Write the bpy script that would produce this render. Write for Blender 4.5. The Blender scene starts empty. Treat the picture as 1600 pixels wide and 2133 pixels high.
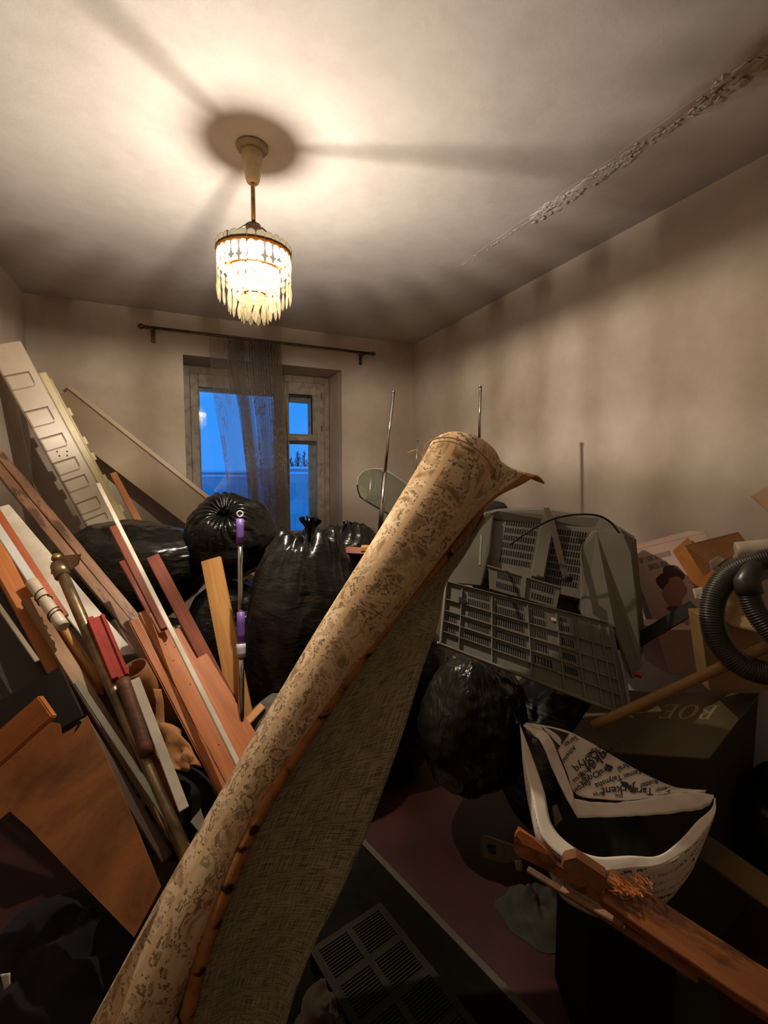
import bpy, bmesh, math, random
from mathutils import Vector, Matrix, noise
random.seed(7)
S = bpy.context.scene
COL = S.collection
V = Vector
# ------------------------------------------------------------------ camera
YAW, PITCH, ROLL, FPX = .4246, -.0776, .0028, 974.4
CAM = V((0, 0, 1.45))
FW = V((math.sin(YAW)*math.cos(PITCH), math.cos(YAW)*math.cos(PITCH), math.sin(PITCH)))
_r0 = V((math.cos(YAW), -math.sin(YAW), 0)); _u0 = _r0.cross(FW)
RT = _r0*math.cos(ROLL)+_u0*math.sin(ROLL)
UP = _u0*math.cos(ROLL)-_r0*math.sin(ROLL)
cd = bpy.data.cameras.new('camera'); co = bpy.data.objects.new('camera', cd); COL.objects.link(co)
cd.sensor_fit = 'HORIZONTAL'; cd.sensor_width = 36; cd.lens = FPX/1600*36; cd.clip_start = .02; cd.clip_end = 300
mm = Matrix((RT, UP, -FW)).transposed().to_4x4(); mm.translation = CAM; co.matrix_world = mm
S.camera = co
# ------------------------------------------------------------------ world, exposure
def lin(c):
    return tuple(((x/255)/12.92 if x/255 <= .04045 else ((x/255+.055)/1.055)**2.4) for x in c)
w = bpy.data.worlds.new('dusk_sky'); S.world = w; w.use_nodes = True
bg = w.node_tree.nodes['Background']; bg.inputs[0].default_value = (*lin((48, 142, 236)), 1); bg.inputs[1].default_value = 1.3
S.cycles.max_bounces = 7; S.cycles.diffuse_bounces = 4; S.cycles.glossy_bounces = 3; S.cycles.transparent_max_bounces = 12
S.cycles.caustics_reflective = False; S.cycles.caustics_refractive = False
S.view_settings.view_transform = 'Standard'; S.view_settings.look = 'None'
S.view_settings.exposure = 0.0; S.view_settings.gamma = 1.0; S.view_settings.use_curve_mapping = False
LAMP_STRENGTH = 102.0
LAMP_COLOR = (1.0, .87, .71)
# ------------------------------------------------------------------ room numbers (metres)
XL, XR, YB, YF, ZC = -.828, 1.973, 3.74, -.75, 2.6
LAMP = V((.29, 1.773, 0))

# ================================================================== helpers
def ray(px, py): return FW+RT*((px-800)/FPX)-UP*((py-1066.5)/FPX)
def A(px, py, d): return CAM+ray(px, py)*d
def on(px, py, ax, v):
    r = ray(px, py); return CAM+r*((v-CAM[ax])/r[ax])
def nt(v): return v.normalized()

def obj(name, me, m=None, parent=None, loc=None, smooth=False):
    o = bpy.data.objects.new(name, me); COL.objects.link(o)
    if m is not None and not me.materials: me.materials.append(m)
    if parent: o.parent = parent
    if loc is not None: o.location = loc
    if smooth:
        for p in me.polygons: p.use_smooth = True
    return o
def mesh(verts, faces, name='m'):
    me = bpy.data.meshes.new(name); me.from_pydata([tuple(v) for v in verts], [], faces); me.update(); return me
def bm_mesh(bm, name='m'):
    me = bpy.data.meshes.new(name); bmesh.ops.recalc_face_normals(bm, faces=bm.faces[:]); bm.to_mesh(me); bm.free(); return me
def tag(o, label, cat, group=None, kind=None):
    o['label'] = label; o['category'] = cat
    if group: o['group'] = group
    if kind: o['kind'] = kind
    return o
def struct(o): o['kind'] = 'structure'; return o
def empty(name, loc=(0, 0, 0)):
    o = bpy.data.objects.new(name, None); COL.objects.link(o); o.location = loc; o.empty_display_size = .05; return o
def recentre(o, p):
    """move the origin of a world-space mesh object to p"""
    p = V(p); o.data.transform(Matrix.Translation(-p)); o.location = p; return o
def add_box(bm, lo, hi, M=None, bev=0):
    x0, y0, z0 = lo; x1, y1, z1 = hi
    vs = [bm.verts.new((x, y, z)) for x in (x0, x1) for y in (y0, y1) for z in (z0, z1)]
    fs = [bm.faces.new([vs[i] for i in q]) for q in ((0, 1, 3, 2), (4, 6, 7, 5), (0, 4, 5, 1), (2, 3, 7, 6), (0, 2, 6, 4), (1, 5, 7, 3))]
    if bev:
        es = list({e for f in fs for e in f.edges})
        r = bmesh.ops.bevel(bm, geom=es, offset=bev, segments=1, affect='EDGES')
        vs = list({v for f in r['faces'] for v in f.verts} | {v for v in vs if v.is_valid})
    if M is not None:
        for v in vs:
            if v.is_valid: v.co = M @ v.co
    return vs
def box_mesh(lo, hi, bev=0):
    bm = bmesh.new(); add_box(bm, lo, hi, None, bev); return bm_mesh(bm)
def frame_of(p0, p1, n):
    """matrix: X along p0->p1, Z near n, origin p0"""
    x = nt(p1-p0); z = nt(n-x*n.dot(x)); y = z.cross(x)
    M = Matrix((x, y, z)).transposed().to_4x4(); M.translation = p0; return M
def tube_data(path, rad, n=12, caps=True, base=0, up=V((0, 0, 1))):
    path = [V(p) for p in path]; vs = []; fs = []
    t = nt(path[1]-path[0]); nrm = t.cross(up)
    if nrm.length < 1e-3: nrm = t.cross(V((1, 0, 0)))
    nrm.normalize()
    for i, p in enumerate(path):
        t = nt(path[min(i+1, len(path)-1)]-path[max(i-1, 0)])
        nrm = nt(nrm-t*nrm.dot(t)); b = t.cross(nrm); r = rad(i/(len(path)-1)) if callable(rad) else rad
        for k in range(n):
            a = 2*math.pi*k/n; vs.append(p+nrm*(math.cos(a)*r)+b*(math.sin(a)*r))
    for i in range(len(path)-1):
        for k in range(n):
            a, b_ = base+i*n+k, base+i*n+(k+1) % n
            fs.append((a, b_, b_+n, a+n))
    if caps:
        fs.append(tuple(base+k for k in reversed(range(n)))); fs.append(tuple(base+(len(path)-1)*n+k for k in range(n)))
    return vs, fs
def tube(path, rad, n=12, caps=True):
    v, f = tube_data(path, rad, n, caps); return mesh(v, f)
def lathe(prof, n=24):
    """prof = [(r,z)...] around Z"""
    vs = []; fs = []
    for r, z in prof:
        for k in range(n):
            a = 2*math.pi*k/n; vs.append((r*math.cos(a), r*math.sin(a), z))
    for i in range(len(prof)-1):
        for k in range(n):
            a, b = i*n+k, i*n+(k+1) % n; fs.append((a, b, b+n, a+n))
    return mesh(vs, fs)
def spline(pts, k=8):
    """Catmull-Rom through points"""
    P = [V(p) for p in pts]; P = [P[0]*2-P[1]]+P+[P[-1]*2-P[-2]]; out = []
    for i in range(1, len(P)-2):
        for j in range(k):
            t = j/k; a, b, c, d = P[i-1], P[i], P[i+1], P[i+2]
            out.append(.5*((2*b)+(c-a)*t+(2*a-5*b+4*c-d)*t*t+(3*b-a-3*c+d)*t**3))
    out.append(P[-2].copy()); return out
def lerp(a, b, t): return a+(b-a)*t
def smooth(a, b, x):
    t = max(0, min(1, (x-a)/(b-a))); return t*t*(3-2*t)
def grid_faces(nu, nv, base=0):
    return [(base+i*nv+j, base+(i+1)*nv+j, base+(i+1)*nv+j+1, base+i*nv+j+1) for i in range(nu-1) for j in range(nv-1)]
def solid(o, t, off=0):
    m = o.modifiers.new('thickness', 'SOLIDIFY'); m.thickness = t; m.offset = off; return o

# ================================================================== materials
MATS = {}
def nodes_of(name):
    m = bpy.data.materials.new(name); m.use_nodes = True; nt_ = m.node_tree
    return m, nt_, nt_.nodes['Principled BSDF']
def N(t, typ, **kw):
    n = t.nodes.new(typ)
    for k, v in kw.items(): setattr(n, k, v)
    return n
def ramp(t, fac, stops):
    r = N(t, 'ShaderNodeValToRGB'); e = r.color_ramp.elements
    while len(e) < len(stops): e.new(.5)
    for i, (p, c) in enumerate(stops):
        e[i].position = p; e[i].color = (*c, 1) if len(c) == 3 else c
    t.links.new(fac, r.inputs[0]); return r.outputs[0]
def coords(t, stretch=(1, 1, 1), kind='Object'):
    tc = N(t, 'ShaderNodeTexCoord'); mp = N(t, 'ShaderNodeMapping'); mp.inputs['Scale'].default_value = stretch
    t.links.new(tc.outputs[kind], mp.inputs[0]); return mp.outputs[0]
def noise_n(t, vec, scale, detail=4, rough=.6, dist=0):
    n = N(t, 'ShaderNodeTexNoise'); n.inputs['Scale'].default_value = scale; n.inputs['Detail'].default_value = detail
    n.inputs['Roughness'].default_value = rough; n.inputs['Distortion'].default_value = dist
    t.links.new(vec, n.inputs['Vector']); return n.outputs['Fac']
def bump(t, b, h, strength, dist=.01):
    n = N(t, 'ShaderNodeBump'); n.inputs['Strength'].default_value = strength; n.inputs['Distance'].default_value = dist
    t.links.new(h, n.inputs['Height']); t.links.new(n.outputs[0], b.inputs['Normal'])
def mat(name, c1, c2=None, rough=.6, scale=6, stretch=(1, 1, 1), bmp=0, bscale=40, metal=0, spec=.5, lo=.35, hi=.65, detail=5, kind='Object', dist=.6, trans=0):
    if name in MATS: return MATS[name]
    m, t, b = nodes_of(name); v = coords(t, stretch, kind)
    b.inputs['Roughness'].default_value = rough; b.inputs['Metallic'].default_value = metal; b.inputs['Specular IOR Level'].default_value = spec
    if c2 is None: b.inputs['Base Color'].default_value = (*lin(c1), 1)
    else: t.links.new(ramp(t, noise_n(t, v, scale, detail, .6, dist), [(lo, lin(c1)), (hi, lin(c2))]), b.inputs['Base Color'])
    if bmp: bump(t, b, noise_n(t, v, bscale, 4), bmp, .004)
    MATS[name] = m; return m
def wood(name, c1, c2, rough=.55, bmp=.25, wear=None):
    """grain runs along the local X of each board"""
    if name in MATS: return MATS[name]
    m, t, b = nodes_of(name); v = coords(t, (1.2, 16, 16))
    f = noise_n(t, v, 2.2, 6, .65, .8); c = ramp(t, f, [(.3, lin(c1)), (.5, lin([(a+d)/2 for a, d in zip(c1, c2)])), (.7, lin(c2))])
    if wear:
        f2 = noise_n(t, coords(t, (2, 7, 7)), 2.5, 6, .7, .3); mx = N(t, 'ShaderNodeMixRGB'); mx.inputs[2].default_value = (*lin(wear), 1)
        r = ramp(t, f2, [(.52, (0, 0, 0)), (.6, (1, 1, 1))]); t.links.new(r, mx.inputs[0]); t.links.new(c, mx.inputs[1]); c = mx.outputs[0]
    t.links.new(c, b.inputs['Base Color']); b.inputs['Roughness'].default_value = rough
    bump(t, b, f, bmp, .003); MATS[name] = m; return m
def glass(name, col, a, rough=.03):
    """thin pane: mostly clear with a mirror coat"""
    if name in MATS: return MATS[name]
    m, t, b = nodes_of(name); out = t.nodes['Material Output']
    tr = N(t, 'ShaderNodeBsdfTransparent'); tr.inputs[0].default_value = (*col, 1)
    gl = N(t, 'ShaderNodeBsdfGlossy'); gl.inputs['Roughness'].default_value = rough
    fr = N(t, 'ShaderNodeFresnel'); fr.inputs[0].default_value = 1.5
    mx = N(t, 'ShaderNodeMixShader'); ad = N(t, 'ShaderNodeMath', operation='ADD'); ad.inputs[1].default_value = a
    t.links.new(fr.outputs[0], ad.inputs[0]); t.links.new(ad.outputs[0], mx.inputs[0])
    t.links.new(tr.outputs[0], mx.inputs[1]); t.links.new(gl.outputs[0], mx.inputs[2]); t.links.new(mx.outputs[0], out.inputs[0])
    t.nodes.remove(b); MATS[name] = m; return m

def plaster(name, c1, c2, stain=False):
    m, t, b = nodes_of(name); v = coords(t)
    big = noise_n(t, v, 1.3, 5, .6, .4); fine = noise_n(t, v, 9, 6, .65, 0)
    c = ramp(t, big, [(.3, lin(c1)), (.7, lin(c2))])
    mx = N(t, 'ShaderNodeMixRGB', blend_type='MULTIPLY'); mx.inputs[0].default_value = .5
    t.links.new(c, mx.inputs[1]); t.links.new(ramp(t, fine, [(.3, (.80, .79, .77)), (.6, (1, 1, 1))]), mx.inputs[2]); c = mx.outputs[0]
    if stain:   # old water stain that follows the crack near the right wall
        tc = N(t, 'ShaderNodeTexCoord'); sp = N(t, 'ShaderNodeSeparateXYZ'); t.links.new(tc.outputs['Object'], sp.inputs[0])
        def M(op, a, b_):
            n = N(t, 'ShaderNodeMath', operation=op)
            for i, q in enumerate((a, b_)):
                if hasattr(q, 'links'): t.links.new(q, n.inputs[i])
                else: n.inputs[i].default_value = q
            return n.outputs[0]
        dx = M('ABSOLUTE', M('SUBTRACT', M('ADD', sp.outputs[0], M('MULTIPLY', fine, .16)), 1.60), 0)
        wx = M('MULTIPLY', M('SUBTRACT', 1.3, sp.outputs[1]), .2)
        f = M('SUBTRACT', wx, dx); r = ramp(t, M('ADD', M('MULTIPLY', f, 8), .1), [(.0, (0, 0, 0)), (.6, (1, 1, 1))])
        m2 = N(t, 'ShaderNodeMixRGB'); m2.inputs[2].default_value = (*lin((128, 92, 52)), 1)
        mm_ = M('MULTIPLY', r, .75); t.links.new(mm_, m2.inputs[0]); t.links.new(c, m2.inputs[1]); c = m2.outputs[0]
    t.links.new(c, b.inputs['Base Color']); b.inputs['Roughness'].default_value = .9; b.inputs['Specular IOR Level'].default_value = .2
    bump(t, b, noise_n(t, v, 30, 5, .7), .12, .006); MATS[name] = m; return m
M_WALL = plaster('wall_plaster', (184, 170, 156), (204, 190, 176))
M_CEIL = plaster('ceiling_plaster', (186, 180, 176), (202, 197, 194), stain=True)
M_FLOOR = mat('painted_floor', (62, 24, 18), (46, 20, 17), rough=.5, scale=5, bmp=.15, bscale=20)
M_FRAME = mat('old_white_window_paint', (158, 146, 130), (118, 104, 90), rough=.55, scale=14, bmp=.3, bscale=60, lo=.45, hi=.7)
M_GOLD = mat('gilt_plastic', (214, 150, 60), (180, 110, 40), rough=.35, scale=60, metal=.3)
M_BRASS = mat('aged_brass', (150, 118, 70), (112, 84, 50), rough=.4, scale=30, metal=.6)
M_STEEL = mat('chromed_steel', (190, 188, 184), None, rough=.18, metal=1)
M_ROD = mat('bronze_rod', (112, 92, 74), (82, 66, 54), rough=.3, scale=20, metal=.7)
M_BLACK = mat('soft_black', (16, 16, 17), (24, 24, 25), rough=.7)

# ================================================================== structure
floor = struct(obj('floor', box_mesh((XL, YF, -.1), (XR, YB, 0)), M_FLOOR))
ceiling = struct(obj('ceiling', box_mesh((XL-.2, YF-.2, ZC), (XR+.2, YB+.6, ZC+.15)), M_CEIL))
wall_left = struct(obj('wall_left', box_mesh((XL-.2, YF-.2, -.1), (XL, YB+.6, ZC)), M_WALL))
wall_right = struct(obj('wall_right', box_mesh((XR, YF-.2, -.1), (XR+.2, YB+.6, ZC)), M_WALL))
wall_front = struct(obj('wall_front', box_mesh((XL, YF-.2, -.1), (XR, YF, ZC)), M_WALL))
WX0, WX1, WZ0, WZ1 = .096, 1.304, .80, 2.316
bm = bmesh.new()
for lo, hi in (((XL, YB, -.1), (WX0, YB+.6, ZC)), ((WX1, YB, -.1), (XR, YB+.6, ZC)), ((WX0, YB, WZ1), (WX1, YB+.6, ZC)), ((WX0, YB, -.1), (WX1, YB+.6, WZ0))):
    add_box(bm, lo, hi)
wall_back = struct(obj('wall_back', bm_mesh(bm), M_WALL))
# crumbling plaster along the ceiling crack (parallel to the right wall)
bm = bmesh.new(); rnd = random.Random(3)
y = 2.24
while y > .25:
    dens = .3 if y > 1.75 else (.9 if 1.2 < y < 1.75 else .5)
    amp = .004 if y > 1.75 else (.016 if y > 1.25 else .010+.02*smooth(1.1, .7, y))
    if rnd.random() < dens:
        c = V((1.49+.04*smooth(2.2, 1.2, y)+rnd.gauss(0, amp), y, ZC)); s = amp*rnd.uniform(.35, 1.0)+.002
        vs = [bm.verts.new(c+V((math.cos(k*1.05+rnd.random())*s, math.sin(k*1.05+rnd.random())*s*1.3, -rnd.uniform(.0005, .006 if amp > .01 else .002)))) for k in range(6)]
        top = bm.verts.new(c+V((0, 0, -.002-rnd.random()*.004*(amp/.02))))
        for k in range(6): bm.faces.new((vs[k], vs[(k+1) % 6], top))
        vt = [bm.verts.new((v.co.x, v.co.y, ZC+.001)) for v in vs]
        for k in range(6): bm.faces.new((vs[k], vt[k], vt[(k+1) % 6], vs[(k+1) % 6]))
    y -= .0055
o = obj('plaster_flake', bm_mesh(bm), M_CEIL, ceiling); o['kind'] = 'stuff'; o['label'] = 'line of crumbling plaster along the ceiling crack'
# hairline ridge of the same crack
pts = [V((1.47+.01*noise.noise((0, yy*7, 2))+.02*smooth(2.3, 1.2, yy), yy, ZC-.0005)) for yy in [2.3-.02*i for i in range(110)]]
obj('crack_ridge', tube(pts, .0008, 5), M_CEIL, ceiling)

# ---- window
WY = YB+.33
M_PANE = glass('window_glass', (.93, .97, 1), .03)
win = struct(empty('window_1', (WX0, WY, WZ0)))
def wpart(name, boxes, m=M_FRAME, bev=.004, parent=win):
    bm = bmesh.new()
    for lo, hi in boxes: add_box(bm, lo, hi, None, bev)
    o = obj(name, bm_mesh(bm), m); o.parent = parent; o.matrix_parent_inverse = Matrix.Translation(-win.location) if parent is win else Matrix(); return o
def wx(px, py=900, yy=WY): return on(px, py, 1, yy).x
def wz(py, px=500, yy=WY): return on(px, py, 1, yy).z
fx0, fx1, fz1, fz0 = WX0+.004, WX1-.004, WZ1-.002, WZ0+.05
MX = wx(592)            # centre post
PL, PR = wx(413, 806), wx(661, 1000)
PT = wz(806, 413)
wpart('outer_frame', [((fx0, WY, fz0), (fx0+.05, WY+.09, fz1)), ((fx1-.05, WY, fz0), (fx1, WY+.09, fz1)), ((fx0+.05, WY, fz1-.06), (fx1-.05, WY+.09, fz1)), ((fx0+.05, WY, fz0), (fx1-.05, WY+.09, fz0+.05)), ((MX-.03, WY, fz0+.05), (MX+.03, WY+.09, fz1-.06))])
# left sash (single tall pane)
sz0 = fz0+.05
wpart('sash', [((fx0+.05, WY-.012, sz0), (PL, WY+.04, fz1-.06)), ((MX-.075, WY-.012, sz0), (MX-.03, WY+.04, fz1-.06)), ((PL, WY-.012, PT), (MX-.075, WY+.04, fz1-.06)), ((PL, WY-.012, sz0), (MX-.075, WY+.04, sz0+.06))])
wpart('pane', [((PL-.004, WY+.018, sz0+.05), (MX-.07, WY+.022, PT+.004))], M_PANE, 0)
# right sash with a small opening vent above a transom
ax0, ax1 = MX+.03, fx1-.05
vx0, vx1, vz0, vz1 = wx(600, 860), wx(650, 860), wz(904, 620), wz(822, 620)
lz1 = wz(918, 620)
wpart('sash', [((ax0, WY-.012, sz0), (ax0+.012, WY+.04, fz1-.06)), ((PR, WY-.012, sz0), (ax1, WY+.04, fz1-.06)), ((ax0+.012, WY-.012, vz1), (PR, WY+.04, fz1-.06)), ((ax0+.012, WY-.012, lz1), (PR, WY+.04, vz0)), ((ax0+.012, WY-.012, sz0), (PR, WY+.04, sz0+.06)), ((vx1, WY-.012, vz0), (PR, WY+.04, vz1))])
vent = wpart('vent_frame', [((vx0-.012, WY-.022, vz0-.01), (vx0, WY+.03, vz1+.01)), ((vx1, WY-.022, vz0-.01), (vx1+.012, WY+.03, vz1+.01)), ((vx0, WY-.022, vz1), (vx1, WY+.03, vz1+.012)), ((vx0, WY-.022, vz0-.012), (vx1, WY+.03, vz0))])
wpart('pane', [((vx0, WY+.008, vz0), (vx1, WY+.012, vz1))], M_PANE, 0)
wpart('pane', [((ax0+.01, WY+.018, sz0+.05), (PR+.004, WY+.022, lz1+.004))], M_PANE, 0)
wpart('hinge', [((PR+.035, WY-.02, vz0+.03), (PR+.045, WY-.01, vz0+.08))], M_BRASS, .002)
wpart('hinge', [((PR+.035, WY-.02, vz1-.02), (PR+.045, WY-.01, vz1+.03))], M_BRASS, .002)
# outer leaf of the double window
oy = WY+.13
wpart('outer_sash', [((fx0, oy, fz0), (PL+.015, oy+.05, fz1)), ((MX-.055, oy, fz0), (MX+.045, oy+.05, fz1)), ((PL+.015, oy, PT-.01), (MX-.055, oy+.05, fz1)), ((wx(645, 1000, oy), oy, fz0), (fx1, oy+.05, fz1)), ((MX+.045, oy, wz(838, 620, oy)), (wx(645, 1000, oy), oy+.05, fz1)), ((MX+.045, oy, wz(925, 620, oy)), (wx(645, 1000, oy), oy+.05, wz(906, 620, oy)))])
wpart('window_sill', [((WX0-.03, YB-.06, WZ0+.01), (WX1+.03, WY, WZ0+.05))], M_FRAME, .008)

# ---- what the window looks out on
M_FACADE = mat('pale_rendered_facade', (196, 200, 206), (176, 182, 190), rough=.9, scale=.4)
M_SNOW = mat('snow', (245, 246, 250), (232, 236, 244), rough=.8, scale=1)
M_BARK = mat('dark_bark', (70, 66, 64), (52, 48, 48), rough=.9)
M_FADEDGLASS = mat('hazed_window_glass', (172, 178, 186), None, rough=.3)  # close to the facade tone: haze put into the colour
def house(name, pxl, pxr, pytop, y0, label, cols, rows):
    a, b = on(pxl, pytop, 1, y0), on(pxr, pytop, 1, y0); top = (a.z+b.z)/2
    h = empty(name, (a.x, y0, -11))
    def P(n, lo, hi, m, par=h):
        o = obj(n, box_mesh(lo, hi), m, par); return o
    W = b.x-a.x; H = top+11
    P('facade', (0, 0, 0), (W, 9, H), M_FACADE)
    P('roof_snow', (-.3, -.4, H), (W+.3, 9.3, H+.22), M_SNOW)
    P('cornice', (-.15, -.25, H-.45), (W+.15, 0, H-.25), M_SNOW)
    for i in range(cols):
        for j in range(rows):
            x = (i+.5)*W/cols; z = H-2.0-j*2.8
            P('window', (x-.55, -.04, z-.7), (x+.55, .05, z+.7), M_FADEDGLASS)
    tag(h, label, 'building'); return h
house('apartment_building', 560, 690, 977, 42, 'pale snow roofed apartment block beyond the right window pane', 5, 3)
house('apartment_building', 380, 520, 984, 52, 'pale snow roofed block seen through the left window pane', 5, 3)
def bare_tree(px, py_top, y0, h, seed, label):
    r = random.Random(seed); top = on(px, py_top, 1, y0); base = V((top.x, y0, -11))
    t = empty('bare_tree', base); tag(t, label, 'tree', 'bare trees behind the snowy roof')
    v, f = tube_data([base-base, V((.1, 0, (top.z+11)*.6)), V((0, 0, top.z+11))], lambda q: .22*(1-q)+.02, 6)
    obj('trunk', mesh(v, f), M_BARK, t)
    vs = []; fs = []
    for i in range(46):
        z = (top.z+11)*(.62+.36*i/46); a = r.uniform(0, 6.28); L = h*(1.15-i/46)*r.uniform(.5, 1)
        p0 = V((0, 0, z)); p1 = p0+V((math.cos(a)*L*.45, math.sin(a)*L*.45, L*.4)); p2 = p0+V((math.cos(a)*L*.55, math.sin(a)*L*.55, L*.9))
        v, f = tube_data([p0, p1, p2], lambda q: .05*(1-q)+.012, 4, base=len(vs)); vs += v; fs += f
        for k in range(3):
            q0 = lerp(p0, p2, r.uniform(.4, .9)); v, f = tube_data([q0, q0+V((r.gauss(0, .3), r.gauss(0, .3), .55))*L*.4], .018, 4, base=len(vs)); vs += v; fs += f
    obj('branches', mesh(vs, fs), M_BARK, t)
bare_tree(606, 950, 54, 2.2, 1, 'leftmost small bare tree behind the snowy roof')
bare_tree(620, 938, 61, 2.6, 2, 'second bare tree from left behind the snowy roof')
bare_tree(634, 936, 68, 2.6, 3, 'third bare tree from left behind the snowy roof')
bare_tree(648, 946, 75, 2.4, 4, 'rightmost bare tree behind the snowy roof')
g = struct(obj('ground_outside', box_mesh((-60, 6, -11.4), (90, 140, -11)), M_SNOW))

# ================================================================== chandelier
def emission(name, col, s):
    m, t, b = nodes_of(name); b.inputs['Base Color'].default_value = (1, 1, 1, 1)
    b.inputs['Emission Color'].default_value = (*col, 1); b.inputs['Emission Strength'].default_value = s; MATS[name] = m; return m
def crystal_mat(name, through, body, tint):
    """clear moulded plastic: passes `through` of the light, glows faintly with the bulb behind it"""
    m, t, b = nodes_of(name); out = t.nodes['Material Output']
    tr = N(t, 'ShaderNodeBsdfTransparent'); tr.inputs[0].default_value = (*[through*c for c in (1, .97, .92)], 1)
    tl = N(t, 'ShaderNodeBsdfTranslucent'); tl.inputs[0].default_value = (*[body*c for c in tint], 1)
    df = N(t, 'ShaderNodeBsdfDiffuse'); df.inputs[0].default_value = (*[body*c for c in tint], 1)
    gl = N(t, 'ShaderNodeBsdfGlossy'); gl.inputs['Roughness'].default_value = .15; gl.inputs[0].default_value = (.3, .28, .24, 1)
    a1 = N(t, 'ShaderNodeAddShader'); a2 = N(t, 'ShaderNodeAddShader'); m3 = N(t, 'ShaderNodeMixShader'); m3.inputs[0].default_value = .05
    t.links.new(tl.outputs[0], a1.inputs[0]); t.links.new(df.outputs[0], a1.inputs[1]); t.links.new(a1.outputs[0], a2.inputs[0]); t.links.new(tr.outputs[0], a2.inputs[1])
    t.links.new(a2.outputs[0], m3.inputs[1]); t.links.new(gl.outputs[0], m3.inputs[2]); t.links.new(m3.outputs[0], out.inputs[0]); t.nodes.remove(b); return m
M_CRYS = crystal_mat('crystal_plastic', .75, .022, (1, .86, .56))
M_SCAL = crystal_mat('milky_plastic', .03, .05, (1, .9, .72))
M_GOLD = crystal_mat('gilt_translucent_plastic', .0, .07, (1, .50, .10))
M_CUP = mat('yellowed_plastic', (178, 158, 120), (160, 138, 100), rough=.5, scale=20)
ch = empty('chandelier', (LAMP.x, LAMP.y, ZC)); tag(ch, 'lit crystal pendant chandelier hanging from the ceiling on a brass rod', 'chandelier')
Z = lambda z: z-ZC
obj('ceiling_rosette', lathe([(.0, 0), (.052, 0), (.055, -.006), (.05, -.014), (.036, -.016), (.034, -.01), (.0, -.01)], 28), plaster('chipped_plaster', (120, 104, 86), (176, 164, 148)), ch)
obj('ceiling_cup', lathe([(0, -.012), (.036, -.012), (.037, -.03), (.033, -.06), (.026, -.10), (.024, -.112), (.020, -.122), (.0, -.122)], 28), M_CUP, ch, smooth=True)
obj('rod', lathe([(.0075, -.12), (.0075, Z(2.33)), (0, Z(2.33))], 14), M_BRASS, ch, smooth=True)
obj('lamp_socket', lathe([(0, Z(2.335)), (.026, Z(2.335)), (.028, Z(2.325)), (.025, Z(2.315)), (.027, Z(2.290)), (.027, Z(2.272)), (.016, Z(2.266)), (0, Z(2.266))], 20), mat('dark_bakelite', (70, 52, 44), None, rough=.4), ch, smooth=True)
def bulb_mat():
    m, t, b = nodes_of('bulb_glass'); out = t.nodes['Material Output']; tr = N(t, 'ShaderNodeBsdfTransparent'); em = N(t, 'ShaderNodeEmission')
    tc = N(t, 'ShaderNodeTexCoord'); sp = N(t, 'ShaderNodeSeparateXYZ'); t.links.new(tc.outputs['Object'], sp.inputs[0]); mr = N(t, 'ShaderNodeMapRange'); t.links.new(sp.outputs[2], mr.inputs[0])
    mr.inputs[1].default_value = Z(2.230); mr.inputs[2].default_value = Z(2.248); mr.inputs[3].default_value = 0; mr.inputs[4].default_value = 1
    t.links.new(ramp(t, mr.outputs[0], [(0, (1, 1, 1)), (.4, (.44, .44, .44)), (1, (.18, .18, .18))]), tr.inputs[0])   # neck tint added to dim the light going up to the ceiling
    em.inputs[0].default_value = (*LAMP_COLOR, 1); em.inputs[1].default_value = 12; ad = N(t, 'ShaderNodeAddShader')
    t.links.new(tr.outputs[0], ad.inputs[0]); t.links.new(em.outputs[0], ad.inputs[1]); t.links.new(ad.outputs[0], out.inputs[0]); t.nodes.remove(b)
    m.cycles.emission_sampling = 'NONE'; return m
obj('light_bulb', lathe([(0, Z(2.268)), (.013, Z(2.268)), (.014, Z(2.25)), (.021, Z(2.238)), (.026, Z(2.222)), (.026, Z(2.208)), (.021, Z(2.196)), (.011, Z(2.189)), (0, Z(2.187))], 20), bulb_mat(), ch, smooth=True)
ld = bpy.data.lights.new('bulb_light', 'POINT'); ld.energy = LAMP_STRENGTH; ld.color = LAMP_COLOR; ld.shadow_soft_size = .011
lo_ = bpy.data.objects.new('bulb_light', ld); COL.objects.link(lo_); lo_.parent = ch; lo_.location = (0, 0, Z(2.228))
R1, R2, R3 = .127, .088, .046
for k in range(3):
    a = math.radians(-20+120*k); c, s = math.cos(a), math.sin(a)
    obj('suspension_arm', tube([V((.022*c, .022*s, Z(2.322))), V((.03*c, .03*s, Z(2.327))), V((R1*c, R1*s, Z(2.243)))], .003, 6), M_SCAL, ch)
    obj('tier_wire', tube([V((R1*c, R1*s, Z(2.232))), V((R2*c, R2*s, Z(2.182)))], .0012, 5), M_BRASS, ch)
    obj('tier_wire', tube([V((R2*c, R2*s, Z(2.178))), V((R3*c, R3*s, Z(2.095)))], .0012, 5), M_BRASS, ch)
def ring(r, z, h, t=.002): return lathe([(r-t, Z(z)-h/2), (r+t, Z(z)-h/2), (r+t+.001, Z(z)), (r+t, Z(z)+h/2), (r-t, Z(z)+h/2), (r-t, Z(z)-h/2)], 48)
obj('gilt_ring', ring(R1, 2.236, .013), M_GOLD, ch, smooth=True)
obj('gilt_ring', ring(R2, 2.180, .007), M_GOLD, ch, smooth=True)
obj('gilt_ring', ring(R3, 2.092, .005), M_GOLD, ch, smooth=True)
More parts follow.
